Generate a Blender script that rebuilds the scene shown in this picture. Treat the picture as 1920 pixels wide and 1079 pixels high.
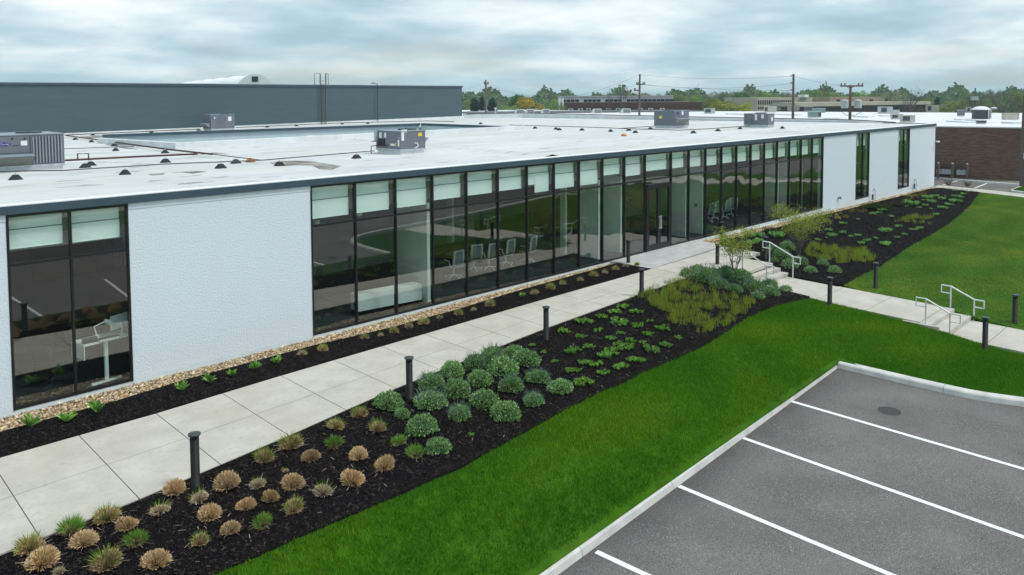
import bpy, bmesh, math, random
import numpy as np
from mathutils import Vector, Matrix
from mathutils.geometry import delaunay_2d_cdt
random.seed(7); RNG = np.random.default_rng(11)
for o in list(bpy.data.objects): bpy.data.objects.remove(o)
S = bpy.context.scene; C = S.collection
PI = math.pi

# ------------------------------------------------------------ camera
FPX, PPX, PPY = 1426.24, 958.05, 257.4
YAW, PITCH, ROLL = 0.7781267, 0.0530791, 0.0053743
CAM = Vector((0, -19.71, 6.9585))
fw = Vector((math.sin(YAW)*math.cos(PITCH), math.cos(YAW)*math.cos(PITCH), -math.sin(PITCH)))
r0 = Vector((math.cos(YAW), -math.sin(YAW), 0)); d0 = fw.cross(r0)
rt = math.cos(ROLL)*r0 + math.sin(ROLL)*d0; dn = -math.sin(ROLL)*r0 + math.cos(ROLL)*d0
cd = bpy.data.cameras.new('camera'); cam = bpy.data.objects.new('camera', cd); C.objects.link(cam)
cam.matrix_world = Matrix.Translation(CAM) @ Matrix((rt, -dn, -fw)).transposed().to_4x4()
cd.sensor_width = 36; cd.lens = FPX/1920*36
cd.shift_x = (960-PPX)/1920; cd.shift_y = (PPY-539.5)/1920
cd.clip_start = .1; cd.clip_end = 30000; S.camera = cam

# ------------------------------------------------------------ sky and sun
SUN_EL, SUN_ROT = 60, 145
w = bpy.data.worlds.new('World'); S.world = w; w.use_nodes = True
nt = w.node_tree; nt.nodes.clear(); N = nt.nodes.new; L = nt.links.new
out = N('ShaderNodeOutputWorld'); sky = N('ShaderNodeTexSky'); sky.sky_type = 'NISHITA'; sky.sun_disc = False
sky.sun_elevation = math.radians(SUN_EL); sky.sun_rotation = math.radians(SUN_ROT)
b1 = N('ShaderNodeBackground'); b1.inputs[1].default_value = .10; L(sky.outputs[0], b1.inputs[0])
tc = N('ShaderNodeTexCoord'); sp = N('ShaderNodeSeparateXYZ'); L(tc.outputs['Generated'], sp.inputs[0])
zc = N('ShaderNodeMath'); zc.operation = 'MAXIMUM'; L(sp.outputs[2], zc.inputs[0]); zc.inputs[1].default_value = 0
za = N('ShaderNodeMath'); za.operation = 'ADD'; L(zc.outputs[0], za.inputs[0]); za.inputs[1].default_value = .16
def div(a):
    m = N('ShaderNodeMath'); m.operation = 'DIVIDE'; L(a, m.inputs[0]); L(za.outputs[0], m.inputs[1]); return m.outputs[0]
cx = N('ShaderNodeCombineXYZ'); L(div(sp.outputs[0]), cx.inputs[0]); L(div(sp.outputs[1]), cx.inputs[1])
def wn(scale, det, off):
    mp = N('ShaderNodeMapping'); mp.inputs['Location'].default_value = off; L(cx.outputs[0], mp.inputs[0])
    n = N('ShaderNodeTexNoise'); n.inputs['Scale'].default_value = scale; n.inputs['Detail'].default_value = det
    n.inputs['Roughness'].default_value = .52; n.inputs['Distortion'].default_value = .12; L(mp.outputs[0], n.inputs[0]); return n.outputs[0]
def ramp(x, stops):
    r = N('ShaderNodeValToRGB'); L(x, r.inputs[0]); e = r.color_ramp.elements
    e[0].position, e[0].color = stops[0][0], (*stops[0][1], 1); e[1].position, e[1].color = stops[-1][0], (*stops[-1][1], 1)
    for p_, c_ in stops[1:-1]:
        q = e.new(p_); q.color = (*c_, 1)
    return r.outputs[0]
cc = ramp(wn(1.15, 10, (5.3, 2.2, 0)), [(.33, (.38, .53, .61)), (.42, (.47, .63, .70)), (.50, (.60, .735, .79)), (.57, (.75, .85, .885)), (.69, (.97, 1.0, 1.0))])
cm = ramp(wn(.5, 4, (8, 2, 0)), [(.36, (.45,)*3), (.5, (1,)*3)])
b2 = N('ShaderNodeBackground'); L(cc, b2.inputs[0]); b2.inputs[1].default_value = 1.0
mx = N('ShaderNodeMixShader'); L(cm, mx.inputs[0]); L(b1.outputs[0], mx.inputs[1]); L(b2.outputs[0], mx.inputs[2]); L(mx.outputs[0], out.inputs[0])
sd = bpy.data.lights.new('sun', 'SUN'); sd.energy = 2.2; sd.angle = math.radians(11); sd.color = (1, .96, .9)
so = bpy.data.objects.new('sun', sd); C.objects.link(so)
az = math.radians(SUN_ROT)
sv = Vector((math.sin(az)*math.cos(math.radians(SUN_EL)), math.cos(az)*math.cos(math.radians(SUN_EL)), math.sin(math.radians(SUN_EL))))
so.rotation_euler = (sv).to_track_quat('Z', 'Y').to_euler()
S.render.engine = 'CYCLES'; S.cycles.max_bounces = 8; S.cycles.transparent_max_bounces = 16
S.view_settings.view_transform = 'Standard'; S.view_settings.look = 'None'; S.view_settings.gamma = 1
S.view_settings.exposure = .16

# ------------------------------------------------------------ surveying: heights of ground and roof
TX = [-400, -10, 10, 22, 24.5, 27, 30, 34, 50, 67, 400]
TY = [60, 0, -2.2, -6, -8.7, -11.2, -14, -20, -400]
TZ = [[-.05, -.05, -.05, -.05, -.25, -1.02, -1.35, -1.4, -1.5],
      [-.05, -.05, -.05, -.05, -.25, -1.02, -1.35, -1.4, -1.5],
      [-.05, -.05, -.05, -.05, -.25, -.96, -1.25, -1.3, -1.4],
      [-.05, -.05, -.05, -.08, -.28, -.80, -.86, -1.15, -1.3],
      [-.05, -.05, -.05, -.12, -.34, -.70, -.92, -1.06, -1.2],
      [-.05, -.05, -.05, -.35, -.50, -.64, -.95, -1.05, -1.2],
      [-.05, -.05, -.08, -.45, -.52, -.62, -.95, -1.05, -1.2],
      [-.17, -.17, -.17, -.45, -.56, -.66, -.85, -.98, -1.2],
      [-.33, -.33, -.36, -.46, -.54, -.60, -.68, -.78, -1.1],
      [-.52, -.52, -.52, -.54, -.56, -.58, -.60, -.64, -1.0],
      [-.6, -.6, -.6, -.6, -.6, -.6, -.6, -.64, -1.0]]
def T(x, y):
    x = min(max(x, -399), 399); y = min(max(y, -399), 59)
    i = max(k for k in range(len(TX)-1) if TX[k] <= x); j = max(k for k in range(len(TY)-1) if TY[k] >= y)
    a = (x-TX[i])/(TX[i+1]-TX[i]); b = (TY[j]-y)/(TY[j]-TY[j+1]); b = b*b*(3-2*b)*.35+b*.65
    return (TZ[i][j]*(1-a)+TZ[i+1][j]*a)*(1-b)+(TZ[i][j+1]*(1-a)+TZ[i+1][j+1]*a)*b
def roofz(x, y): return 4.56 - min(max(y/54, 0), 1)*(.36+.40*min(max((64-x)/39, 0), 1.3))
def ray(u, v): return fw + rt*((u-PPX)/FPX) + dn*((v-PPY)/FPX)
def onz(u, v, z=0):
    d = ray(u, v); return CAM + d*((z-CAM.z)/d.z)
def onh(u, v, h):
    z = h(20, -5)
    for _ in range(14):
        p = onz(u, v, z); z = .5*z+.5*h(p.x, p.y)
    p = onz(u, v, z); p.z = h(p.x, p.y); return p
def G(u, v): return onh(u, v, T)
def RF(u, v):
    p = onh(u, v, roofz)
    if p.y > 53.4: t = (53.4-CAM.y)/(p.y-CAM.y); p = CAM+(p-CAM)*t; p.z = roofz(p.x, p.y)
    return p
def onx(u, v, x): d = ray(u, v); return CAM + d*((x-CAM.x)/d.x)
def far(u, v, D):                       # a point D metres off in the direction of a survey mark
    d = ray(u, v); return CAM + d*D
def ztop(v, D): return CAM.z + ray(960, v).z*D

# ------------------------------------------------------------ materials
MC = {}
def newmat(n):
    m = bpy.data.materials.new(n); m.use_nodes = True; t = m.node_tree; t.nodes.clear()
    o = t.nodes.new('ShaderNodeOutputMaterial'); b = t.nodes.new('ShaderNodeBsdfPrincipled'); t.links.new(b.outputs[0], o.inputs[0])
    return m, t, b
def pm(n, c1, c2=None, sc=5, rough=.7, metal=0, bump=0, bsc=None, det=6, lo=.35, hi=.65, stretch=(1, 1, 1), extra=None, spec=.5, bd=.01):
    if n in MC: return MC[n]
    m, t, b = newmat(n); b.inputs['Roughness'].default_value = rough; b.inputs['Metallic'].default_value = metal
    b.inputs['Specular IOR Level'].default_value = spec
    c2 = c2 or tuple(x*.82 for x in c1)
    tcn = t.nodes.new('ShaderNodeTexCoord'); mp = t.nodes.new('ShaderNodeMapping'); mp.inputs['Scale'].default_value = stretch
    t.links.new(tcn.outputs['Object'], mp.inputs[0])
    def noise(s, d=6):
        q = t.nodes.new('ShaderNodeTexNoise'); q.inputs['Scale'].default_value = s; q.inputs['Detail'].default_value = d; t.links.new(mp.outputs[0], q.inputs[0]); return q
    q = noise(sc, det); r = t.nodes.new('ShaderNodeValToRGB'); t.links.new(q.outputs[0], r.inputs[0])
    r.color_ramp.elements[0].position = lo; r.color_ramp.elements[1].position = hi
    r.color_ramp.elements[0].color = (*c2, 1); r.color_ramp.elements[1].color = (*c1, 1); col = r.outputs[0]
    for e in (extra or []):             # (scale, colour, lo, hi, amount)
        q = noise(e[0], 4); r = t.nodes.new('ShaderNodeMapRange'); t.links.new(q.outputs[0], r.inputs[0])
        r.inputs[1].default_value = e[2]; r.inputs[2].default_value = e[3]; r.inputs[4].default_value = e[4]
        x = t.nodes.new('ShaderNodeMix'); x.data_type = 'RGBA'; t.links.new(r.outputs[0], x.inputs[0]); t.links.new(col, x.inputs[6]); x.inputs[7].default_value = (*e[1], 1); col = x.outputs[2]
    t.links.new(col, b.inputs['Base Color'])
    if bump:
        q = noise(bsc or sc*4, 8); k = t.nodes.new('ShaderNodeBump'); k.inputs['Strength'].default_value = bump; k.inputs['Distance'].default_value = bd
        t.links.new(q.outputs[0], k.inputs['Height']); t.links.new(k.outputs[0], b.inputs['Normal'])
    MC[n] = m; return m
def leafmat(n, rough=.55, trans=.25):
    if n in MC: return MC[n]
    m, t, b = newmat(n); a = t.nodes.new('ShaderNodeAttribute'); a.attribute_name = 'Col'
    q = t.nodes.new('ShaderNodeObjectInfo'); h = t.nodes.new('ShaderNodeHueSaturation')
    r = t.nodes.new('ShaderNodeMapRange'); r.inputs[3].default_value = .82; r.inputs[4].default_value = 1.15
    t.links.new(q.outputs['Random'], r.inputs[0]); t.links.new(r.outputs[0], h.inputs['Value'])
    t.links.new(a.outputs[0], h.inputs['Color']); t.links.new(h.outputs[0], b.inputs['Base Color'])
    b.inputs['Roughness'].default_value = rough; b.inputs['Specular IOR Level'].default_value = .08
    if trans:
        tr = t.nodes.new('ShaderNodeBsdfTranslucent'); t.links.new(h.outputs[0], tr.inputs[0]); x = t.nodes.new('ShaderNodeMixShader'); x.inputs[0].default_value = trans
        o = [z for z in t.nodes if z.type == 'OUTPUT_MATERIAL'][0]; t.links.new(b.outputs[0], x.inputs[1]); t.links.new(tr.outputs[0], x.inputs[2]); t.links.new(x.outputs[0], o.inputs[0])
    MC[n] = m; return m
def glassmat(n, tint, refl, gcol, wav=0):
    if n in MC: return MC[n]
    m, t, b = newmat(n); t.nodes.remove(b); o = t.nodes[0]
    tr = t.nodes.new('ShaderNodeBsdfTransparent'); tr.inputs[0].default_value = (*tint, 1)
    g = t.nodes.new('ShaderNodeBsdfGlossy'); g.inputs['Color'].default_value = (*gcol, 1); g.inputs['Roughness'].default_value = 0.0
    lw = t.nodes.new('ShaderNodeLayerWeight'); lw.inputs[0].default_value = .5; f = t.nodes.new('ShaderNodeMath'); f.operation = 'POWER'; f.inputs[1].default_value = 4.5; t.links.new(lw.outputs['Facing'], f.inputs[0]); r = t.nodes.new('ShaderNodeMapRange')
    r.inputs[1].default_value = 0; r.inputs[2].default_value = 1; r.inputs[3].default_value = refl; r.inputs[4].default_value = .9
    t.links.new(f.outputs[0], r.inputs[0]); x = t.nodes.new('ShaderNodeMixShader')
    t.links.new(r.outputs[0], x.inputs[0]); t.links.new(tr.outputs[0], x.inputs[1]); t.links.new(g.outputs[0], x.inputs[2]); t.links.new(x.outputs[0], o.inputs[0])
    if wav:
        tcn = t.nodes.new('ShaderNodeTexCoord'); q = t.nodes.new('ShaderNodeTexNoise'); q.inputs['Scale'].default_value = .7; q.inputs['Detail'].default_value = 1
        t.links.new(tcn.outputs['Object'], q.inputs[0]); k = t.nodes.new('ShaderNodeBump'); k.inputs['Strength'].default_value = 1; k.inputs['Distance'].default_value = wav
        t.links.new(q.outputs[0], k.inputs['Height']); t.links.new(k.outputs[0], g.inputs['Normal'])
    MC[n] = m; return m

# ------------------------------------------------------------ object helpers
def tag(o, label=None, cat=None, group=None, kind=None):
    for k, v in (('label', label), ('category', cat), ('group', group), ('kind', kind)):
        if v: o[k] = v
    return o
def empty(name, loc, label, cat, group=None, rz=0):
    o = bpy.data.objects.new(name, None); C.objects.link(o); o.location = loc; o.rotation_euler.z = rz; o.empty_display_size = .2
    return tag(o, label, cat, group)
class MB:
    def __init__(s): s.v = []; s.f = []
    def quad(s, *p): n = len(s.v); s.v += [tuple(q) for q in p]; s.f.append(tuple(range(n, n+len(p)))); return s
    def box(s, x0, y0, z0, x1, y1, z1):
        x0, x1 = min(x0, x1), max(x0, x1); y0, y1 = min(y0, y1), max(y0, y1); z0, z1 = min(z0, z1), max(z0, z1)
        n = len(s.v); s.v += [(x0, y0, z0), (x1, y0, z0), (x1, y1, z0), (x0, y1, z0), (x0, y0, z1), (x1, y0, z1), (x1, y1, z1), (x0, y1, z1)]
        s.f += [tuple(n+i for i in q) for q in ((0, 3, 2, 1), (4, 5, 6, 7), (0, 1, 5, 4), (1, 2, 6, 5), (2, 3, 7, 6), (3, 0, 4, 7))]; return s
    def prism(s, pts, z0, z1):          # pts ccw, z may be callables
        n = len(s.v); k = len(pts); a = (lambda x, y: z0) if not callable(z0) else z0; b = (lambda x, y: z1) if not callable(z1) else z1
        s.v += [(x, y, a(x, y)) for x, y in pts]+[(x, y, b(x, y)) for x, y in pts]
        s.f += [tuple(n+i for i in range(k))[::-1], tuple(n+k+i for i in range(k))]
        s.f += [(n+i, n+(i+1) % k, n+k+(i+1) % k, n+k+i) for i in range(k)]; return s
    def tube(s, pts, r, seg=8, r2=None, caps=True):
        pts = [Vector(p) for p in pts]; n0 = len(s.v); m = len(pts); r2 = r if r2 is None else r2
        up = None
        for i, p in enumerate(pts):
            if i == 0: d = (pts[1]-p).normalized()
            elif i == m-1: d = (p-pts[i-1]).normalized()
            else: d = ((pts[i+1]-p).normalized()+(p-pts[i-1]).normalized()).normalized()
            a = (up if up and abs(up.dot(d)) < .9 else (Vector((0, 0, 1)) if abs(d.z) < .9 else Vector((1, 0, 0))))
            x = d.cross(a).normalized(); y = x.cross(d).normalized(); up = y
            rr = r+(r2-r)*i/(m-1)
            for k in range(seg):
                t = 2*PI*k/seg; s.v.append(tuple(p+x*math.cos(t)*rr+y*math.sin(t)*rr))
        for i in range(m-1):
            for k in range(seg):
                a = n0+i*seg; b = a+seg; s.f.append((a+k, a+(k+1) % seg, b+(k+1) % seg, b+k))
        if caps: s.f += [tuple(n0+k for k in range(seg))[::-1], tuple(n0+(m-1)*seg+k for k in range(seg))]
        return s
    def lathe(s, prof, seg=20, c=(0, 0, 0)):
        n0 = len(s.v)
        for r, z in prof:
            for k in range(seg):
                t = 2*PI*k/seg; s.v.append((c[0]+r*math.cos(t), c[1]+r*math.sin(t), c[2]+z))
        for i in range(len(prof)-1):
            for k in range(seg):
                a = n0+i*seg; b = a+seg; s.f.append((a+k, a+(k+1) % seg, b+(k+1) % seg, b+k))
        s.f += [tuple(n0+k for k in range(seg))[::-1], tuple(n0+(len(prof)-1)*seg+k for k in range(seg))]; return s
    def mesh(s, name, mat, bev=0, smooth=False):
        me = bpy.data.meshes.new(name); me.from_pydata(s.v, [], s.f); me.materials.append(mat)
        bm = bmesh.new(); bm.from_mesh(me)
        if bev: bmesh.ops.bevel(bm, geom=bm.edges[:], offset=bev, segments=2, affect='EDGES', profile=.7, clamp_overlap=True)
        bmesh.ops.recalc_face_normals(bm, faces=bm.faces[:]); bm.to_mesh(me); bm.free()
        if smooth:
            for p in me.polygons: p.use_smooth = len(p.vertices) <= 4
        me.update(); return me
    def build(s, name, mat, parent=None, bev=0, smooth=False, loc=None, **kw):
        o = bpy.data.objects.new(name, s.mesh(name, mat, bev, smooth)); C.objects.link(o)
        if loc: o.location = loc
        if parent: o.parent = parent
        return tag(o, **kw)
def copy_tree(o, parent=None):
    c = o.copy(); C.objects.link(c); c.parent = parent
    for ch in [x for x in bpy.data.objects if x.parent == o]: copy_tree(ch, c)
    return c
def fastmesh(name, V, F, mat, col=None):
    """V (n,3), F (m,k) same-size faces, col (m,3) per face"""
    V = np.asarray(V, dtype=np.float32); F = np.asarray(F, dtype=np.int32); m, k = F.shape
    me = bpy.data.meshes.new(name); me.vertices.add(len(V)); me.vertices.foreach_set('co', V.ravel())
    me.loops.add(m*k); me.loops.foreach_set('vertex_index', F.ravel())
    me.polygons.add(m); me.polygons.foreach_set('loop_start', np.arange(m, dtype=np.int32)*k); me.polygons.foreach_set('loop_total', np.full(m, k, dtype=np.int32))
    me.update(calc_edges=True); me.materials.append(mat)
    if col is not None:
        a = me.attributes.new('Col', 'FLOAT_COLOR', 'CORNER'); c = np.ones((m, k, 4), dtype=np.float32); c[:, :, :3] = np.clip(col, 0, 1)[:, None, :]
        a.data.foreach_set('color', c.ravel())
    me.validate(); return me
def link(name, me, parent=None, **kw):
    o = bpy.data.objects.new(name, me); C.objects.link(o)
    if parent: o.parent = parent
    return tag(o, **kw)
def inpoly(px, py, poly):
    r = np.zeros(len(px), bool); n = len(poly); j = n-1
    for i in range(n):
        xi, yi = poly[i][:2]; xj, yj = poly[j][:2]
        c = ((yi > py) != (yj > py)) & (px < (xj-xi)*(py-yi)/((yj-yi) if yj != yi else 1e-9)+xi); r ^= c; j = i
    return r
def sheet(name, poly, off, step, mat, h=T, skirt=.08, **kw):
    """a ground sheet that follows the terrain inside a polygon, with a small edge thickness"""
    P = []
    for i in range(len(poly)):
        a = Vector(poly[i][:2]); b = Vector(poly[(i+1) % len(poly)][:2]); n = max(1, int((b-a).length/step))
        for k in range(n): P.append(a+(b-a)*k/n)
    nb = len(P); xs = [p.x for p in P]; ys = [p.y for p in P]
    gx, gy = np.meshgrid(np.arange(min(xs)+step*.31, max(xs), step), np.arange(min(ys)+step*.37, max(ys), step)); gx = gx.ravel(); gy = gy.ravel()
    m = inpoly(gx, gy, [(p.x, p.y) for p in P]); pts = P+[Vector((a, b)) for a, b in zip(gx[m], gy[m])]
    vs, es, fs, *_ = delaunay_2d_cdt(pts, [(i, (i+1) % nb) for i in range(nb)], [], 1, 1e-5)
    V = [(v.x, v.y, h(v.x, v.y)+off) for v in vs]; F = [tuple(f) for f in fs]
    me = bpy.data.meshes.new(name); me.from_pydata(V, [], F); bm = bmesh.new(); bm.from_mesh(me)
    bmesh.ops.recalc_face_normals(bm, faces=bm.faces[:])
    if sum(f.normal.z for f in bm.faces) < 0: bmesh.ops.reverse_faces(bm, faces=bm.faces[:])
    if skirt:
        be = [e for e in bm.edges if e.is_boundary]; r = bmesh.ops.extrude_edge_only(bm, edges=be)
        for v in [g for g in r['geom'] if isinstance(g, bmesh.types.BMVert)]: v.co.z -= skirt
    bm.to_mesh(me); bm.free(); me.materials.append(mat)
    for p in me.polygons: p.use_smooth = True
    return link(name, me, **kw)
def scatter(poly, n):
    xs = [p[0] for p in poly]; ys = [p[1] for p in poly]; R = []
    c = 0
    while c < n:
        x = RNG.uniform(min(xs), max(xs), n*2); y = RNG.uniform(min(ys), max(ys), n*2); m = inpoly(x, y, poly); R.append(np.c_[x[m], y[m]]); c += m.sum()
    return np.concatenate(R)[:n]
def area(poly): return abs(sum(poly[i-1][0]*poly[i][1]-poly[i][0]*poly[i-1][1] for i in range(len(poly))))/2
_tg = {}
def Tn(P):                              # fast terrain lookup for many points
    if 'g' not in _tg:
        xs = np.arange(-12, 90, .5); ys = np.arange(-60, 2, .5); _tg['g'] = np.array([[T(x, y) for y in ys] for x in xs])
    g = _tg['g']; x = (P[:, 0]+12)/.5; y = (P[:, 1]+60)/.5; x = np.clip(x, 0, g.shape[0]-1.01); y = np.clip(y, 0, g.shape[1]-1.01)
    i = x.astype(int); j = y.astype(int); a = x-i; b = y-j
    return (g[i, j]*(1-a)+g[i+1, j]*a)*(1-b)+(g[i, j+1]*(1-a)+g[i+1, j+1]*a)*b
def text(name, body, size, mat, parent, loc, rot, ext=.002):
    cu = bpy.data.curves.new(name, 'FONT'); cu.body = body; cu.size = size; cu.extrude = ext; cu.align_x = 'CENTER'; cu.align_y = 'CENTER'
    t = bpy.data.objects.new('tmp', cu); me = bpy.data.meshes.new_from_object(t); bpy.data.objects.remove(t)
    me.materials.clear(); me.materials.append(mat); o = link(name, me, parent); o.location = loc; o.rotation_euler = rot; return o

# ---- the palette
M_conc = pm('concrete', (.53, .505, .455), (.44, .42, .38), 1.6, .85, bump=.15, bsc=60, extra=[(9, (.34, .325, .29), .52, .75, .45), (60, (.30, .29, .27), .60, .7, .5), (.35, (.42, .39, .33), .48, .66, .6), (3.2, (.30, .285, .25), .62, .75, .5)])
M_conc2 = pm('apron_concrete', (.46, .47, .47), (.38, .39, .39), 2.2, .85, bump=.1, bsc=60, extra=[(.8, (.33, .34, .34), .5, .75, .5)])
M_kerb = pm('kerb_concrete', (.60, .60, .58), (.48, .48, .47), 3, .9, bump=.2, bsc=50, extra=[(1.3, (.42, .42, .41), .55, .72, .5)])
M_joint = pm('joint_dirt', (.16, .15, .13), (.10, .095, .085), 9, .95)
M_asph = pm('asphalt', (.158, .144, .141), (.118, .107, .105), .8, .9, bump=.8, bsc=90, bd=.01, extra=[(42, (.36, .355, .35), .57, .64, .7), (36, (.04, .037, .037), .56, .64, .7), (.28, (.10, .096, .094), .52, .75, .45), (6, (.12, .115, .112), .5, .65, .4), (90, (.42, .41, .40), .62, .68, .6)])
M_paint = pm('line_paint', (.85, .86, .86), (.74, .75, .75), 12, .7, extra=[(45, (.32, .31, .30), .6, .72, .6)])
M_lawn = pm('lawn_soil', (.042, .125, .005), (.026, .085, .004), 2.5, .95, spec=.1, bump=.4, bsc=40, extra=[(.5, (.075, .16, .018), .5, .7, .5)])
M_mulch = pm('mulch_bed', (.011, .009, .0105), (.003, .0025, .003), 22, .9, bump=1, bsc=35, bd=.03, spec=.08)
M_earth = pm('ground_earth', (.10, .13, .06), (.06, .09, .035), .02, .95)
M_rockbed = pm('rock_bed_base', (.22, .17, .11), (.08, .06, .04), 25, .9, bump=1, bd=.03)
M_stucco = pm('white_stucco', (.72, .79, .86), (.67, .735, .80), 30, .9, bump=.65, bsc=21, bd=.022, extra=[(.7, (.68, .74, .80), .5, .75, .5), (1.6, (.58, .62, .65), .62, .8, .35)])
M_trimw = pm('white_trim', (.72, .79, .84), (.67, .74, .79), 4, .6)
M_fascia = pm('charcoal_fascia', (.062, .10, .13), (.052, .087, .113), 2, .45, metal=.2)
M_black = pm('black_aluminium', (.012, .012, .015), (.008, .008, .01), 4, .4)
M_bollard = pm('bollard_paint', (.010, .010, .012), (.006, .006, .008), 6, .6, spec=.25)
M_cap = pm('bollard_cap', (.05, .06, .065), (.03, .037, .04), 6, .4)
M_roof = pm('roof_membrane', (.63, .65, .655), (.52, .54, .55), .35, .75, stretch=(.45, 1.5, 1), extra=[(.9, (.46, .475, .475), .54, .72, .6), (1.6, (.20, .205, .20), .64, .70, .75), (.16, (.52, .52, .49), .48, .68, .65), (.5, (.38, .39, .38), .60, .70, .6)])
M_curb = pm('curb_membrane', (.72, .75, .77), (.62, .65, .66), .9, .75, extra=[(2.2, (.42, .40, .37), .6, .8, .6)])
M_stain = pm('roof_ponding_dirt', (.45, .45, .43), (.13, .12, .10), 1.2, .85, lo=.4, hi=.75)
M_stain2 = pm('faint_ponding_dirt', (.52, .53, .52), (.24, .24, .23), 3, .85, lo=.35, hi=.6)
M_slate = pm('slate_wall_paint', (.064, .102, .122), (.055, .09, .108), .5, .7, bump=.1, bsc=8, stretch=(1, 1, 6), extra=[(.25, (.052, .083, .10), .5, .7, .5)])
M_pale = pm('pale_blue_wall', (.50, .60, .64), (.46, .56, .60), 1, .7)
M_rtu = pm('grey_unit_steel', (.150, .165, .195), (.135, .150, .178), 2, .5)
M_rtul = pm('light_unit_trim', (.25, .29, .33), (.22, .26, .30), 2, .5)
M_coil = pm('coil_dark', (.062, .075, .09), (.045, .055, .067), 30, .6)
M_screen = pm('hood_screen', (.21, .22, .20), (.17, .18, .165), 20, .7)
M_galv = pm('galvanised', (.50, .55, .58), (.38, .42, .45), 5, .5, metal=.2)
M_rust = pm('rust_pipe', (.10, .035, .028), (.05, .02, .018), 3, .8)
M_dpipe = pm('grey_conduit', (.10, .10, .105), (.05, .05, .055), 3, .7)
M_rubber = pm('black_rubber', (.022, .026, .03), (.014, .017, .02), 8, .8)
M_orange = pm('orange_plastic', (.60, .22, .03), (.45, .15, .02), 8, .6)
M_yel = pm('yellow_sticker', (.80, .60, .03), (.75, .55, .03), 8, .5)
M_wsticker = pm('white_sticker', (.78, .80, .82), (.7, .72, .74), 8, .5)
M_blue = pm('blue_badge', (.012, .03, .25), (.01, .025, .2), 8, .4)
M_redp = pm('red_plastic', (.45, .02, .02), (.35, .015, .015), 8, .4)
M_steel = pm('handrail_steel', (.74, .75, .76), (.64, .65, .66), 4, .4, metal=.1)
M_brick = None
M_wood = pm('pole_wood', (.17, .14, .12), (.10, .08, .07), 3, .9, stretch=(6, 6, .5))
M_blind = pm('blind_fabric', (.88, .93, .90), (.84, .90, .87), 2, .8)
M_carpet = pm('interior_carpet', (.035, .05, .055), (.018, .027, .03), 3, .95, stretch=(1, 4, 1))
M_iwall = pm('interior_white', (.84, .87, .85), (.80, .83, .81), 1, .8)
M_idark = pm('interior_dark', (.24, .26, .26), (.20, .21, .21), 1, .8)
M_ceil = pm('interior_ceiling', (.62, .62, .60), (.55, .55, .53), 2, .9)
M_chair = pm('white_chair_plastic', (.93, .95, .95), (.88, .90, .90), 4, .5)
M_mesh = pm('chair_mesh', (.10, .12, .13), (.07, .085, .09), 40, .8)
M_glass = glassmat('tinted_glass', (.90, .95, .935), .115, (1, .92, .89))
M_glassw = glassmat('wavy_tinted_glass', (.90, .95, .935), .115, (1, .92, .89), .02)
M_glassu = glassmat('upper_glass', (.95, 1.0, .985), .06, (1, .95, .92), .006)
M_leaf = leafmat('leaf'); M_grass = leafmat('grass_blade', .7, .35); M_dry = leafmat('dry_blade', .8, .1)
M_chip = leafmat('bark_chip', .85, 0); M_peb = leafmat('river_pebble', .75, 0)
M_bark = pm('bark', (.13, .10, .085), (.07, .055, .045), 8, .9, stretch=(3, 3, .6))
M_gtrunk = pm('grey_bark', (.17, .15, .135), (.10, .09, .08), 4, .9)
def brickmat(name, c1, c2, cm, bw=.6, bh=.2, sc=1):
    m, t, b = newmat(name); b.inputs['Roughness'].default_value = .9
    tcn = t.nodes.new('ShaderNodeTexCoord'); sp_ = t.nodes.new('ShaderNodeSeparateXYZ'); t.links.new(tcn.outputs['Object'], sp_.inputs[0])
    ad = t.nodes.new('ShaderNodeMath'); t.links.new(sp_.outputs[0], ad.inputs[0]); t.links.new(sp_.outputs[1], ad.inputs[1])
    co = t.nodes.new('ShaderNodeCombineXYZ'); t.links.new(ad.outputs[0], co.inputs[0]); t.links.new(sp_.outputs[2], co.inputs[1])
    k = t.nodes.new('ShaderNodeTexBrick'); t.links.new(co.outputs[0], k.inputs[0]); k.inputs['Color1'].default_value = (*c1, 1); k.inputs['Color2'].default_value = (*c2, 1)
    k.inputs['Mortar'].default_value = (*cm, 1); k.inputs['Scale'].default_value = sc; k.inputs['Brick Width'].default_value = bw; k.inputs['Row Height'].default_value = bh; k.inputs['Mortar Size'].default_value = .006
    q = t.nodes.new('ShaderNodeTexNoise'); q.inputs['Scale'].default_value = 2.2; q.inputs['Detail'].default_value = 5
    mp = t.nodes.new('ShaderNodeMapping'); mp.inputs['Scale'].default_value = (.7, 4.5, 1); t.links.new(co.outputs[0], mp.inputs[0]); t.links.new(mp.outputs[0], q.inputs[0])
    x = t.nodes.new('ShaderNodeMix'); x.data_type = 'RGBA'; x.blend_type = 'MULTIPLY'; x.inputs[0].default_value = 1; r = t.nodes.new('ShaderNodeValToRGB')
    r.color_ramp.elements[0].position = .3; r.color_ramp.elements[0].color = (.62, .63, .66, 1); r.color_ramp.elements[1].position = .72; r.color_ramp.elements[1].color = (1.3, 1.2, 1.12, 1)
    t.links.new(q.outputs[0], r.inputs[0]); t.links.new(k.outputs[0], x.inputs[6]); t.links.new(r.outputs[0], x.inputs[7]); t.links.new(x.outputs[2], b.inputs['Base Color']); MC[name] = m; return m
M_brick = brickmat('brown_brick', (.19, .11, .085), (.135, .085, .068), (.11, .088, .078), .22, .075)
M_brick2 = brickmat('dark_brick_far', (.11, .068, .055), (.09, .056, .048), (.05, .04, .036), .4, .12)

# ============================================================ THE SETTING: ground, paving, parking
mb = MB(); mb.quad((-6000, -6000, -1.75), (6000, -6000, -1.75), (6000, 6000, -1.75), (-6000, 6000, -1.75))
mb.build('ground', M_earth, kind='structure')
def px(*uv, h=T): return [tuple(onh(u, v, h)[:2]) for u, v in uv]

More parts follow.
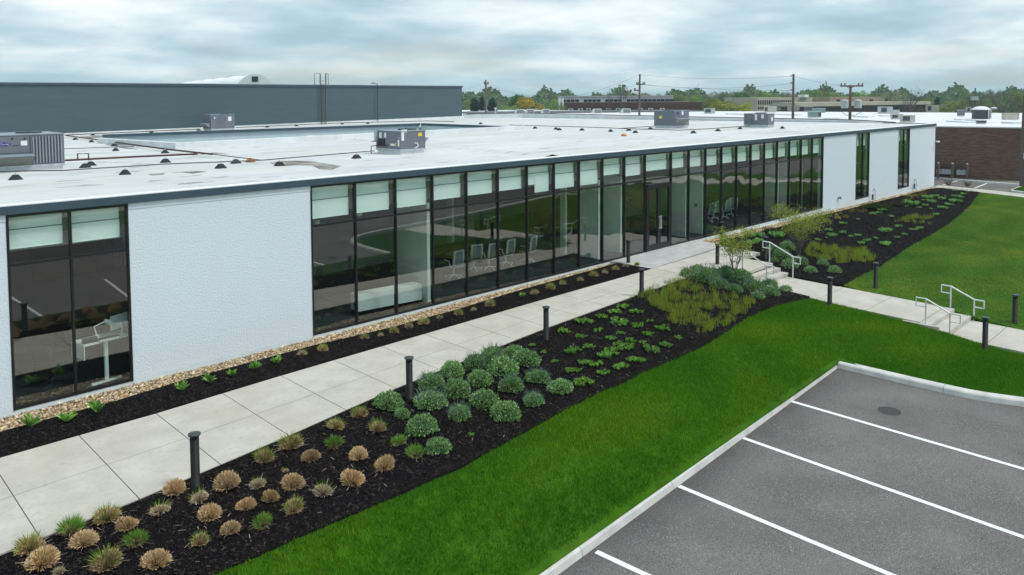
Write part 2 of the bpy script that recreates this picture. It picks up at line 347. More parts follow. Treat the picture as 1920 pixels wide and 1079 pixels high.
# -- lawns (everything around the paving)
bed_edge = px((400, 1079), (480, 1046), (560, 1010), (640, 976), (700, 950), (760, 925), (820, 897), (862, 880), (900, 858), (945, 833), (1000, 804), (1040, 782), (1085, 757), (1130, 735), (1165, 722), (1200, 704), (1245, 684), (1290, 665), (1330, 645), (1365, 622), (1400, 598), (1440, 581), (1480, 569), (1515, 562))
KY = lambda x: -11.33 + .035*(x-10)      # kerb line nearest the beds
KX = 21.9
kout = [(-12, KY(-12)+.16), (8, KY(8)+.16), (21.75, KY(21.75)+.16)]
left_lawn = [(-12, -8.6)] + bed_edge + [(27.06, -7.8), (27.06, -14.6), (27.1, -17.5), (24.5, -16.9), (22.75, -15.9), (22.25, -14.4), (22.15, -13), (22.1, -10.9), (8, KY(8)+.1), (-12, KY(-12)+.1)]
sheet('lawn', left_lawn, 0, .55, M_lawn, kind='structure')
rb_out = px((1530, 535), (1582, 536), (1608, 521), (1650, 500), (1682, 480), (1700, 466), (1745, 442), (1780, 420), (1800, 404), (1818, 387), (1832, 368), (1838, 361))
rb_out = [(max(x, 29.7), y) for x, y in rb_out]
right_lawn = [(29.7, -8.2)] + [(29.75, -8.6)] + rb_out[1:] + [(66.2, -4.2), (64.6, -7.4), (62, -13), (58, -19.5), (45, -19.5), (29.8, -19.5)]
sheet('lawn', right_lawn, 0, .8, M_lawn, kind='structure')
sheet('lawn', [(22.6, -16.6), (27.05, -17.6), (29.8, -19.5), (58, -19.5), (62, -13), (68.4, -12.2), (65, -22), (24, -22)], -.02, 1.5, M_lawn, kind='structure')
# -- mulch beds
near = [(-12, -7.9), (2.33, -6.26), (4.41, -6.06), (5.99, -5.88), (7.68, -5.73), (10.0, -5.0), (16.12, -4.36), (24.81, -3.94)]
near_w = [(-12, -7.15), (-3, -6.6), (2.33, -6.14), (4.41, -5.96), (7.68, -5.5), (10.0, -5.08), (16.12, -4.38), (24.81, -3.84)]
left_bed = [(-12, -7.4), (2.3, -5.9), (7.7, -5.2), (16, -4.1), (26.9, -3.6), (27.15, -7.75)] + bed_edge[::-1] + [(-12, -8.65)]
sheet('mulch_bed', left_bed, .035, .45, M_mulch, kind='structure')
sheet('mulch_bed', [(-12, -1.1), (2, -1.02), (5.6, -.98), (7.3, -.78), (10.8, -.74), (13.4, -.92), (16, -.87), (19, -.6), (25.35, -.36), (25.35, -2.2), (-12, -2.6)], .035, .5, M_mulch, kind='structure')
wallmulch = px((1352, 452), (1395, 443), (1450, 430), (1520, 410), (1600, 391), (1660, 376), (1720, 361), (1745, 355))
right_bed = wallmulch + [(66.9, -.9), (66.9, -2.6)] + rb_out[::-1] + [(29.6, -7.8), (29.6, -3.6), (31.3, -3.6), (31.3, -1.5)]
sheet('mulch_bed', right_bed, .035, .6, M_mulch, kind='structure')
# -- river rock drip strips against the wall
rock_l = [(-12, 0), (25.35, 0), (25.35, -.42), (19, -.66), (16, -.95), (13.4, -1.0), (10.8, -.82), (7.3, -.86), (5.6, -1.06), (2, -1.12), (-12, -1.2)]
rock_r = [(31.95, 0), (67.6, 0), (67.6, -.9)] + wallmulch[::-1] + [(31.5, -1.55)]
sheet('rock_strip', rock_l, -.06, .6, M_rockbed, kind='structure'); sheet('rock_strip', rock_r, -.02, .8, M_rockbed, kind='structure')

# -- walkway slabs with real joints
def ipl(tab, x):
    for (a, b), (c, d) in zip(tab, tab[1:]):
        if x <= c: return b+(d-b)*(x-a)/(c-a)
    return tab[-1][1]
farw = [(-12, -2.6), (3.04, -2.43), (6, -2.44), (9.27, -2.29), (18.4, -2.12), (25.37, -2.08)]
midw = [(-12, -4.85), (2.69, -4.28), (6, -4.14), (9.8, -3.9), (14, -3.6), (25.37, -2.98)]
SL = MB(); JT = MB(); g = .009
jx = [4.42-1.535*k for k in range(11, 0, -1)] + [4.42+1.535*k for k in range(0, 14)] + [25.37]
for a, b in zip(jx, jx[1:]):
    for up, lo in ((farw, midw), (midw, near_w)):
        a0, b0 = a+g, b-g; SL.prism([(a0, ipl(lo, a0)+(g if lo is midw else 0)), (b0, ipl(lo, b0)+(g if lo is midw else 0)), (b0, ipl(up, b0)-(g if up is midw else 0)), (a0, ipl(up, a0)-(g if up is midw else 0))], -.12, 0)
JT.prism([(jx[0], -7.1), (2.3, -6.1), (10, -5.04), (16, -4.34), (25.3, -3.8), (25.3, -2.12), (18, -2.16), (6, -2.48), (jx[0], -2.6)], -.1, -.012)
def slab(pts, z0=-.12, z1=0.): SL.prism(pts, z0, z1)
# entrance plaza
slab([(25.39, -3.83), (27.15, -3.7), (27.15, -2.03), (25.39, -2.09)])
slab([(27.17, -5.06), (29.68, -5.06), (29.68, -3.72), (27.17, -3.69)]); slab([(27.17, -3.67), (29.68, -3.70), (29.68, -1.95), (27.17, -2.03)])
slab([(29.7, -3.70), (31.28, -3.66), (31.42, -1.75), (29.7, -1.95)])
JT.prism([(25.37, -3.8), (27.16, -3.7), (27.18, -5.0), (29.66, -5.0), (29.68, -3.7), (31.2, -3.64), (31.3, -1.8), (25.4, -2.1)], -.1, -.012)
# walk between the two flights, then beyond
ys = [-6.02, -6.28, -8.0, -9.75, -11.5]
zw = lambda x, y: -.46 - .12*min(max((-6-y)/5.5, 0), 1)
for a, b in zip(ys, ys[1:]): SL.prism([(27.1, b+g), (29.66, b+g), (29.66, a-g), (27.1, a-g)], lambda x, y: zw(x, y)-.12, zw)
JT.prism([(27.12, -11.48), (29.64, -11.48), (29.64, -6.05), (27.12, -6.05)], -.75, lambda x, y: zw(x, y)-.012)
zl = lambda x, y: -.90 - .012*(-12.4-y)
ys = [-12.34, -13.4, -15.1, -16.9, -18.7, -20.5, -22.2]
for a, b in zip(ys, ys[1:]): SL.prism([(27.2, b+g), (29.72, b+g), (29.72, a-g), (27.2, a-g)], lambda x, y: zl(x, y)-.14, zl)
JT.prism([(27.22, -22.1), (29.7, -22.1), (29.7, -12.36), (27.22, -12.36)], -1.3, lambda x, y: zl(x, y)-.012)
# pavement at the building's far end
slab([(66.8, -.3), (68.5, -.1), (67.2, -5.2), (65.3, -9.5), (63.8, -12), (58, -21.5), (52, -21.3), (58.5, -13.2), (63.6, -9), (65.3, -4.9)], -.62, -.47)
SL.build('walkway', M_conc, kind='structure'); JT.build('walkway_joints', M_joint, kind='structure')
MB().prism([(25.32, -2.06), (25.3, -.01), (31.98, -.01), (31.5, -1.72)], -.12, .004).build('entrance_apron', M_conc2, kind='structure')
ST = MB()
def flight(x0, x1, y0, z0, n, run, rise, zb):
    for k in range(n): ST.box(x0, y0-run*k, zb, x1, y0-run*(k+1)+(.0), z0-rise*k)
flight(27.16, 29.68, -5.06, -.15, 2, .335, .15, -.8); ST.box(27.16, -5.73, -.8, 29.68, -6.02, -.45)
ST.box(27.02, -11.5, -1.2, 29.72, -11.52, -.59)
flight(27.08, 29.72, -11.52, -.60, 1, .3, .15, -1.3); flight(27.08, 29.72, -11.82, -.745, 1, .52, .15, -1.3)
ST.box(26.94, -11.0, -1.3, 27.07, -12.1, -.60)
ST.build('steps', M_conc, bev=.012, kind='structure')

# -- parking court, kerbs, painted lines
PZ = lambda x, y: -1.13 + .016*(min(max(x, -10), 24)-10)
def prof_kerb(path, h=.15, wd=.31, base=PZ, seg=3.0):
    """kerb stones: path runs with the parking on its right"""
    m = MB(); P = [Vector(p) for p in path]; D = [0]
    for a, b in zip(P, P[1:]): D.append(D[-1]+(b-a).length)
    def at(s):
        for i in range(len(P)-1):
            if s <= D[i+1]+1e-6: t = (s-D[i])/(D[i+1]-D[i]); return P[i].lerp(P[i+1], t)
        return P[-1]
    def nrm(s):
        a = at(max(s-.25, 0)); b = at(min(s+.25, D[-1])); d = (b-a).normalized(); return Vector((-d.y, d.x))
    s = 0
    while s < D[-1]-.05:
        e = min(s+seg, D[-1]); n = max(1, int((e-s)/.5)); rings = []
        for k in range(n+1):
            q = s+.006+(e-s-.012)*k/n; c = at(q); nn = nrm(q); z = base(c.x, c.y); r = []
            for dx, dz in ((0, -.2), (0.0, .0), (.035, h-.035), (.07, h-.005), (.10, h), (wd-.03, h+.005), (wd, h-.02), (wd, -.2)):
                r.append((c.x+nn.x*dx, c.y+nn.y*dx, z+dz))
            rings.append(r)
        n0 = len(m.v); kk = 8
        for r in rings: m.v += r
        for i in range(n):
            for j in range(kk): m.f.append((n0+i*kk+j, n0+(i+1)*kk+j, n0+(i+1)*kk+(j+1) % kk, n0+i*kk+(j+1) % kk))
        m.f += [tuple(n0+j for j in range(kk)), tuple(n0+n*kk+j for j in range(kk))[::-1]]
        s = e
    return m
cv = [(KX, KY(KX)), (21.95, -13.0), (22.05, -14.4), (22.55, -15.8), (23.6, -16.7), (25.2, -17.1), (27.2, -17.35), (32, -18), (45, -20.6), (80, -22)]
park = [(-40, KY(-40)), (8, KY(8)), (KX, KY(KX))] + cv[1:] + [(120, -22), (120, -33), (-40, -33)]
sheet('parking_lot', park, 0, 2.5, M_asph, h=lambda x, y: PZ(x, y), kind='structure', skirt=.2)
prof_kerb([(-14, KY(-14)), (KX+.0, KY(KX))][::1]).build('kerb', M_kerb, kind='structure')
prof_kerb([(KX, KY(KX)+.27)]+cv[1:]).build('kerb', M_kerb, kind='structure')
PL = MB()
def stripe(a, b, wd, zf, m):
    a = Vector(a); b = Vector(b); d = (b-a).normalized(); n = Vector((-d.y, d.x))*wd/2; k = 8
    for i in range(k):
        p = a.lerp(b, i/k); q = a.lerp(b, (i+1)/k); m.quad(*[(t.x, t.y, zf(t.x, t.y)+.005) for t in (p-n, q-n, q+n, p+n)])
for (u, v), (u2, v2) in (((1118, 1035), (1212, 1079)), ((1273, 912), (1672, 1079)), ((1394, 822), (1920, 1008)), ((1484, 753), (1920, 880))):
    a = onh(u, v, PZ); b = onh(u2, v2, PZ); d = (b-a).normalized(); b = a+d*5.6; stripe(a.xy, b.xy, .115, PZ, PL)
    x0 = a.x
for k in range(1, 5): stripe((x0-8.6-2.95*k, KY(0)-.35), (x0-8.8-2.95*k, -17), .11, PZ, PL)
for k in range(18): stripe((-10+2.95*k, -27.6), (-10.2+2.95*k, -32.6), .11, PZ, PL)
PL.build('parking_lines', M_paint, kind='structure')
q = onh(1668, 771, PZ); m = MB(); m.lathe([(.27, 0), (.27, .006), (.24, .009)], 28)
mc = empty('drain_cover', (q.x, q.y, q.z), 'round dark drain cover set flush in the asphalt of the farthest parking bay', 'drain cover')
m.build('cover', pm('worn_iron', (.055, .055, .056), (.035, .035, .036), 30, .9), mc); r_ = MB(); r_.lathe([(.295, 0), (.295, .004)], 28); r_.build('rim', M_asph, mc)
# beyond the camera (seen mirrored in the glass): verge, path, road
m = MB(); m.box(-60, -38, -1.6, 130, -33, -.98); m.build('lawn', M_lawn, kind='structure')
m = MB(); m.box(-60, -40, -1.6, 130, -38, -.96); m.build('pavement', M_conc, kind='structure')
m = MB(); m.box(-60, -44, -1.6, 130, -40, -.98); m.build('lawn', M_lawn, kind='structure')
m = MB(); m.box(-60, -54, -1.6, 130, -44, -1.1); m.build('road', M_asph, kind='structure')
m = MB(); m.box(-60, -90, -1.6, 130, -54, -.98); m.build('lawn', M_lawn, kind='structure')
m = MB(); m.box(88, -33, -1.6, 140, -10, -.60); m.build('lawn', M_lawn, kind='structure')
m = MB(); m.prism([(65.4, -22), (88, -22), (88, -10.5), (69, -11.9)], -1.6, -.66); m.build('driveway', M_asph, kind='structure')
# far car park by the brown brick building
FZ = lambda x, y: -.60
sheet('parking_lot', [(68.4, 2), (68.1, -2.6), (67.6, -5.1), (68.4, -5.0), (73.6, -4.9), (76, -4.7), (75.3, 2.2), (75.3, 50), (68.0, 50)], 0, 4, M_asph, h=FZ, kind='structure', skirt=.3)
m = MB(); q1 = px((1800, 338), (1768, 347.5), (1853.4, 343), (1827.5, 353.4), h=FZ)
stripe(q1[0], q1[1], .13, FZ, m); stripe(q1[2], q1[3], .13, FZ, m); m.build('parking_lines', M_paint, kind='structure')
prof_kerb([(75.0, 3), (73.9, -2), (73.5, -5.0)], base=FZ, wd=.2).build('kerb', M_kerb, kind='structure')
prof_kerb([(73.4, -5.0), (69.2, -5.0), (68.5, -5.15), (68.2, -5.6), (67.3, -7.5), (64.5, -12.5)], base=FZ, wd=.2).build('kerb', M_kerb, kind='structure')
sheet('lawn', [(68.9, -5.2), (73.6, -5.2), (78, -4.9), (90, -12), (66, -12.1)], .16, 3, M_lawn, h=FZ, kind='structure')
sheet('gravel_verge', [(75.05, 3), (73.95, -2), (73.6, -5.0), (80, -5.0), (80, 3)], .12, 2, pm('grey_gravel', (.22, .22, .18), (.12, .12, .09), 9, .9, bump=.6), h=FZ, kind='structure')

# ============================================================ STUFF: blades, chips, pebbles
def blades(P, z, n_per, h, wd, lean, cols, jit=.05):
    """n_per triangular blades at each point"""
    n = len(P); Q = np.repeat(np.c_[P, z], n_per, axis=0); m = len(Q)
    Q[:, :2] += RNG.normal(0, jit, (m, 2)); a = RNG.uniform(0, 2*PI, m); hh = h*RNG.uniform(.6, 1.25, m); b = RNG.uniform(0, 2*PI, m); ln = lean*hh*RNG.uniform(.2, 1.3, m)
    V = np.zeros((m, 3, 3)); dx = np.cos(a)*wd/2; dy = np.sin(a)*wd/2
    V[:, 0] = Q-np.c_[dx, dy, 0*dx]; V[:, 1] = Q+np.c_[dx, dy, 0*dx]; V[:, 2] = Q+np.c_[np.cos(b)*ln, np.sin(b)*ln, hh]
    cols = np.array(cols); c = cols[RNG.integers(0, len(cols), m)]*RNG.uniform(.8, 1.2, (m, 1))
    return V.reshape(-1, 3), np.arange(m*3).reshape(-1, 3), c
GC = [(.062, .245, .006), (.044, .19, .004), (.090, .30, .009), (.060, .22, .005), (.15, .29, .018), (.030, .14, .003)]
GR = [(.135, .30, .045), (.105, .25, .033), (.17, .34, .06), (.12, .275, .038), (.22, .33, .075)]
def clipbox(poly, x0, x1, y0, y1):
    return poly
def lawnpatch(poly, dens, n_per, h, wd, cols, filt=None):
    P = scatter(poly, int(area(poly)*dens))
    if filt is not None: P = P[filt(P)]
    V, F, c = blades(P, Tn(P), n_per, h, wd, .7, cols)
    f = .5+.5*np.sin(P[:, 0]*.9+2*np.sin(P[:, 1]*.7+P[:, 0]*.3))*np.sin(P[:, 1]*1.7-P[:, 0]*.35+1.3*np.sin(P[:, 0]*.5)); f = np.repeat(f, n_per)
    f2 = np.repeat(.5+.5*np.sin(P[:, 0]*.31+1.1*np.sin(P[:, 1]*.5))*np.sin(P[:, 1]*.8+.4*P[:, 0]), n_per); c = c*(1+.26*(f[:, None]-.5)+.22*(f2[:, None]-.5)); c[:, 0] *= 1+.7*(f-.4).clip(0)+.5*(f2-.5).clip(0)
    return V, F, c
def join(L_):
    Vs, Fs, cs = [], [], []; n = 0
    for V, F, c in L_: Vs.append(V); Fs.append(F+n); cs.append(c); n += len(V)
    return np.concatenate(Vs), np.concatenate(Fs), np.concatenate(cs)
vis_left = [(2, -8.6)] + bed_edge + [(27.0, -7.9), (27.0, -17.2), (24.6, -16.8), (22.85, -15.9), (22.4, -14.4), (22.3, -13), (22.25, -10.8), (8, KY(8)+.27), (2, KY(2)+.27)]
V, F, c = join([lawnpatch(vis_left, 640, 5, .065, .013, GC), ])
link('grass', fastmesh('grass', V, F, M_grass, c), kind='stuff')
V, F, c = lawnpatch(right_lawn, 150, 6, .06, .02, GR)
link('grass', fastmesh('grass', V, F, M_grass, c), kind='stuff')
def chips(poly, dens, s0, s1, cols, flat, name, mat, zoff, lump=False):
    P = scatter(poly, int(area(poly)*dens)); n = len(P); z = Tn(P)+zoff; s = RNG.uniform(s0, s1, n)
    if not lump:                       # bark flakes: bent quads
        base = np.array([(-1, -.35, 0), (1, -.3, 0), (1, .35, .1), (-1, .3, .1)]); F0 = np.array([(0, 1, 2, 3)])
    else:
        t = (1+5**.5)/2; base = np.array([(-1, t, 0), (1, t, 0), (-1, -t, 0), (1, -t, 0), (0, -1, t), (0, 1, t), (0, -1, -t), (0, 1, -t), (t, 0, -1), (t, 0, 1), (-t, 0, -1), (-t, 0, 1)])/1.9
        F0 = np.array([(0, 11, 5), (0, 5, 1), (0, 1, 7), (0, 7, 10), (0, 10, 11), (1, 5, 9), (5, 11, 4), (11, 10, 2), (10, 7, 6), (7, 1, 8), (3, 9, 4), (3, 4, 2), (3, 2, 6), (3, 6, 8), (3, 8, 9), (4, 9, 5), (2, 4, 11), (6, 2, 10), (8, 6, 7), (9, 8, 1)])
    k = len(base); B = np.repeat(base[None], n, 0)
    if lump: B = B*RNG.uniform(.75, 1.2, (n, k, 1))
    B = B*(s[:, None, None])*np.stack([RNG.uniform(.7, 1.3, n), RNG.uniform(.5, 1.1, n), RNG.uniform(flat*.7, flat*1.2, n) if lump else RNG.uniform(.5, 1, n)], 1)[:, None, :]
    a = RNG.uniform(0, 2*PI, n); tx = RNG.normal(0, .35, n); ty = RNG.normal(0, .35, n); ca, sa = np.cos(a)[:, None], np.sin(a)[:, None]
    X = B[:, :, 0]*ca-B[:, :, 1]*sa; Y = B[:, :, 0]*sa+B[:, :, 1]*ca; Z = B[:, :, 2]+X*tx[:, None]+Y*ty[:, None]
    V = np.stack([X+P[:, 0:1], Y+P[:, 1:2], Z+z[:, None]], 2).reshape(-1, 3); F = (F0[None]+np.arange(n)[:, None, None]*k).reshape(-1, F0.shape[1])
    cols = np.array(cols); c = np.repeat(cols[RNG.integers(0, len(cols), n)]*RNG.uniform(.7, 1.3, (n, 1)), len(F0), 0)
    return link(name, fastmesh(name, V, F, mat, c), kind='stuff')
MCOL = [(.010, .008, .009), (.006, .005, .006), (.018, .014, .014), (.028, .022, .021), (.008, .007, .008), (.013, .011, .012), (.05, .04, .036)]
lb = [(2, -6.22), (4.4, -6.02), (7.7, -5.56), (10, -5.14), (16, -4.44), (24.8, -3.92), (27.1, -3.78), (27.1, -7.75)] + bed_edge[::-1] + [(2, -8.8)]
chips(lb, 900, .012, .034, MCOL, 1, 'bark_chips', M_chip, .05)
chips([(2, -1.1), (5.6, -1.05), (7.3, -.85), (10.8, -.8), (13.4, -1.0), (16, -.95), (19, -.66), (25.3, -.42), (25.3, -2.0), (18, -2.05), (9.3, -2.2), (6, -2.36), (2, -2.36)], 800, .012, .034, MCOL, 1, 'bark_chips', M_chip, .05)
chips(right_bed, 170, .02, .05, MCOL, 1, 'bark_chips', M_chip, .05)
TWIG = [(.30, .22, .15), (.42, .34, .26), (.20, .13, .09)]
P = scatter(lb, 260); n = len(P); a = RNG.uniform(0, PI, n); l = RNG.uniform(.04, .13, n); wv = .004; z = Tn(P)+.075
dx = np.cos(a)*l/2; dy = np.sin(a)*l/2; nx = -np.sin(a)*wv; ny = np.cos(a)*wv
V = np.stack([np.c_[P[:, 0]-dx-nx, P[:, 1]-dy-ny, z], np.c_[P[:, 0]+dx-nx, P[:, 1]+dy-ny, z+.01], np.c_[P[:, 0]+dx+nx, P[:, 1]+dy+ny, z+.01], np.c_[P[:, 0]-dx+nx, P[:, 1]-dy+ny, z]], 1).reshape(-1, 3)
link('straw_litter', fastmesh('straw_litter', V, np.arange(n*4).reshape(-1, 4), M_dry, np.array(TWIG)[RNG.integers(0, 3, n)]), kind='stuff')
RC = [(.43, .32, .18), (.56, .45, .30), (.30, .21, .115), (.66, .58, .45), (.19, .135, .08), (.38, .31, .22), (.48, .36, .20)]
chips([(2, -.02), (25.3, -.02), (25.3, -.42), (19, -.68), (16, -.97), (13.4, -1.03), (10.8, -.85), (7.3, -.89), (5.6, -1.08), (2, -1.14)], 560, .022, .05, RC, .6, 'river_pebbles', M_peb, -.05, True)
chips(rock_r, 210, .03, .065, RC, .6, 'river_pebbles', M_peb, -.005, True)

# ============================================================ THE WHITE OFFICE BUILDING
OB = empty('office_building', (20, 0, 0), 'long white stucco office building with a ribbon of tall dark windows and flat white roof', 'office building')
INV = Matrix.Translation((-20, 0, 0))
def opart(mb, name, mat, parent=None, **kw):
    o = mb.build(name, mat, parent or OB, **kw)
    if (parent or OB) is OB: o.matrix_parent_inverse = INV
    return o
XL, XR = -14, 67.72
wins = [(3.75, 6.29), (11.25, 46.29), (51.46, 53.76), (59.35, 61.71)]
solid = [(XL, 3.75), (6.29, 11.25), (46.29, 51.46), (53.76, 59.35), (61.71, XR)]
for a, b in solid: m = MB(); m.box(a, 0, 0, b, .3, 4.262); opart(m, 'wall', M_stucco)
m = MB(); m.box(XL, 0.003, -1.2, XR, .3, -.001); m.box(XR-.3, .3, -1.2, XR, 50, 4.262); opart(m, 'foundation_wall', M_trimw)
for a, b in solid: m = MB(); m.box(a, -.012, 4.264, b, .29, 4.41); opart(m, 'trim_band', M_trimw)
m = MB(); m.box(XL, -.07, 4.412, XR+.07, .25, 4.60); m.box(XR-.2, .25, 4.412, XR+.07, 4, 4.60); opart(m, 'fascia', M_fascia, bev=.008)
m = MB(); m.box(XL, -.045, 4.601, XR+.03, .22, 4.625); opart(m, 'roof_edge_strip', pm('bright_membrane_edge', (.86, .88, .9), (.82, .84, .86), 3, .6))
# roof with the courtyard opening
pNL, pFL, pNR = RF(325, 279.6), RF(222, 272), RF(955.6, 246)
hx0, hx1, hy0, hy1 = 16.0, 43.2, 22.55, 36.0
def roof_piece(poly):
    o = sheet('tmp', poly, 0, 2.2, M_roof, h=roofz, skirt=0); r = ([tuple(v.co) for v in o.data.vertices], [tuple(p.vertices) for p in o.data.polygons]); bpy.data.objects.remove(o); return r
XB = 70.4
m = MB()
for poly in ([(XL, .2), (XR, .2), (XR+.3, 3), (68.3, hy0), (XL, hy0)], [(XL, hy0), (hx0, hy0), (hx0, hy1), (XL, hy1)], [(hx1, hy0), (68.3, hy0), (69.6, hy1), (hx1, hy1)], [(XL, hy1), (69.6, hy1), (XB, 49.5), (64.1, 54.2), (XL, 54.2)]):
    V, F = roof_piece(poly); n = len(m.v); m.v += V; m.f += [tuple(n+i for i in f) for f in F]
ro = opart(m, 'roof', M_roof)
for p in ro.data.polygons: p.use_smooth = True
# edge upstand on the far and right side, with its dark coping
par = [(XR-.1, 3.2, 4.60), (68.3, 7, 4.72), (68.45, hy0, 4.74), (69.6, hy1, 4.76), (XB, 49.5, 4.78), (64.15, 54.1, 4.68)]
m = MB(); m2 = MB()
for (x0, y0, z0), (x1, y1, z1) in zip(par, par[1:]):
    d = Vector((x1-x0, y1-y0)).normalized(); n = Vector((d.y, -d.x))*.3
    nn = len(m.v); m.v += [(x0, y0, 3.5), (x1, y1, 3.5), (x1, y1, z1), (x0, y0, z0), (x0+n.x, y0+n.y, 3.5), (x1+n.x, y1+n.y, 3.5), (x1+n.x, y1+n.y, z1), (x0+n.x, y0+n.y, z0)]
    m.f += [tuple(nn+i for i in q) for q in ((0, 1, 2, 3), (5, 4, 7, 6), (3, 2, 6, 7))]
    nn = len(m2.v); e = n*1.25; q = n*.4
    m2.v += [(x0+q.x, y0+q.y, z0+.004), (x1+q.x, y1+q.y, z1+.004), (x1+q.x, y1+q.y, z1+.07), (x0+q.x, y0+q.y, z0+.07), (x0+e.x, y0+e.y, z0-.25), (x1+e.x, y1+e.y, z1-.25), (x1+e.x, y1+e.y, z1+.07), (x0+e.x, y0+e.y, z0+.07)]
    m2.f += [tuple(nn+i for i in f) for f in ((0, 1, 2, 3), (5, 4, 7, 6), (3, 2, 6, 7))]
opart(m, 'parapet', M_curb); opart(m2, 'coping', pm('brown_coping', (.10, .06, .06), (.07, .045, .045), 3, .6))
# courtyard curb and the walls seen inside it
m = MB(); cz = .34; t = .35
def curb(x0, y0, x1, y1): m.prism([(x0, y0), (x1, y0), (x1, y1), (x0, y1)], lambda x, y: roofz(x, y)-.1, lambda x, y: roofz(x, y)+cz)
curb(hx0, hy0, hx1, hy0+t); curb(hx0, hy0+t+.002, hx0+t, hy1); 
opart(m, 'courtyard_curb', M_curb, bev=.03)
m = MB(); tz = 4.56
m.box(hx0+t, hy1-.15, tz-.19, hx1-.1, hy1+.2, tz); m.box(hx1-.05, hy0+t+.01, tz-.19, hx1+.25, hy1-.16, tz); opart(m, 'courtyard_fascia', M_fascia)
m = MB(); m.box(hx0+t, hy1, 0, hx1-.1, hy1+.3, tz-.195); m.box(hx1, hy0+t, 0, hx1+.3, hy1-.01, tz-.195); m.box(hx0, hy0+t+.01, 0, hx0+.2, hy1, 3.9); m.box(hx0, hy0+.1, 0, hx1, hy0+.3, 3.9)
opart(m, 'courtyard_wall', M_pale)
m = MB(); m.box(hx0, hy0, -.3, hx1, hy1, 0.0); opart(m, 'courtyard_floor', M_conc2)
# membrane seams, hump near the left unit, dirty ponding patch
def ridge(a, b, wd, ht):
    m = MB()
    a = RF(*a); b = RF(*b); d = (b-a).normalized(); n = Vector((-d.y, d.x, 0))*wd
    k = 10
    for i in range(k):
        p, q = a.lerp(b, i/k), a.lerp(b, (i+1)/k); p.z = roofz(p.x, p.y); q.z = roofz(q.x, q.y)
        u = Vector((0, 0, ht)); m.quad(p-n, q-n, q+u, p+u); m.quad(p+u, q+u, q+n, p+n)
    opart(m, 'membrane_ridge', M_roof)
ridge((582, 256), (706, 266), .45, .10); ridge((796, 272), (1036, 294), .40, .09); ridge((1005, 217), (1335, 222), .5, .12)
a = RF(-40, 252); m = MB(); b = RF(98, 246)
m.prism([(a.x-3, b.y-4), (b.x-4, b.y-4), (b.x, b.y-1.5), (b.x+1, b.y+4), (a.x-3, b.y+4)], lambda x, y: roofz(x, y)-.1, lambda x, y: roofz(x, y)+.35+(.55 if x < b.x-5 else -.2)); opart(m, 'roof_hump', M_roof)
sp_ = [RF(u, v) for u, v in ((506, 306), (525, 303), (556, 302), (590, 303.5), (603, 306), (640, 312), (622, 319), (600, 318), (585, 311), (560, 310), (528, 312), (515, 309.5))]
st = sheet('stain', [(p.x, p.y) for p in sp_], .006, .5, M_stain, h=roofz, skirt=0); st.parent = OB; st.matrix_parent_inverse = INV
for k, pts in enumerate((((150, 257), (186, 254), (200, 257), (170, 260)), ((196, 272), (222, 264), (221, 273), (262, 281), (235, 279)), ((370, 291), (400, 286.5), (432, 290), (400, 289)), ((338, 323), (372, 321), (388, 322.5), (360, 326)), ((278, 327), (310, 325), (306, 328), (285, 330)))):
    q = [RF(*p) for p in pts]; st = sheet('stain', [(p.x, p.y) for p in q], .006, .4, M_stain, h=roofz, skirt=0); st.parent = OB; st.matrix_parent_inverse = INV

for k in range(34):                      # small dirty ponding marks on the near roof
    c_ = RF(random.uniform(125, 560), random.uniform(262, 350)) if k < 26 else RF(random.uniform(850, 1350), random.uniform(246, 285))
    if roofz(c_.x, c_.y) and (c_.y < .8 or (hx0-1 < c_.x < hx1+1 and hy0-1 < c_.y < hy1+1)): continue
    ra, rb = random.uniform(.25, .7), random.uniform(.10, .26); al = random.uniform(-.25, .25); q = []
    for i in range(11):
        t = 2*PI*i/11; k_ = random.uniform(.6, 1.15); x, y = ra*math.cos(t)*k_, rb*math.sin(t)*k_; q.append((c_.x+x*math.cos(al)-y*math.sin(al), c_.y+x*math.sin(al)+y*math.cos(al)))
    st = sheet('stain', q, .005, .5, M_stain2, h=roofz, skirt=0); st.parent = OB; st.matrix_parent_inverse = INV

# ---- windows: frame, panes, blinds
def window(x0, x1, bl, wavy, z0=0.0, zt=3.22, z1=4.405, last=False, door=False, lo=None, bx=(.05, .13)):
    f = MB(); w_ = .023; y0, y1 = -.02, .14
    f.box(x0-w_, y0, z0, x0+w_, y1, z1)
    if last: f.box(x1-w_, y0, z0, x1+w_, y1, z1)
    e = x1-w_ if not last else x1-w_
    f.box(x0+w_+.001, y0+.01, z1-.06, e-.001, y1-.02, z1)
    f.box(x0+w_+.001, y0+.01, zt-.028, e-.001, y1-.02, zt+.028)
    if not door: f.box(x0+w_+.001, y0+.01, z0, e-.001, y1-.02, z0+.07)
    else: f.box(x0+w_+.001, y0+.01, 2.93, e-.001, y1-.02, 2.99)
    wo = opart(f, 'window', M_black)
    g = MB(); g.box(x0+w_, .03, zt+.03, e, .036, z1-.06); opart(g, 'upper_pane', M_glassu, wo)
    g = MB(); g.box(x0+w_, .03, (z0+.07) if not door else 2.99, e, .036, zt-.03); opart(g, 'lower_pane', M_glassw if wavy else M_glass, wo)
    if bl:
        m = MB(); xa, xb = x0+bx[0], x1-bx[1]; mid = 4.36-(4.36-bl)*.45
        m.box(xa, .215, mid-.02, xb, .221, 4.395); m.box(xa, .19, bl, xb, .196, mid); m.box(xa, .183, bl-.02, xb, .203, bl); hb = MB(); hb.box(xa, .186, mid+.002, xb, .212, mid+.022)
        if lo: m.box(xa+(xb-xa)*lo[0], .176, lo[1], xb, .180, bl+.3)
        opart(m, 'roller_blind', M_blind, wo); opart(hb, 'hem_bar', M_idark, wo)
    return wo
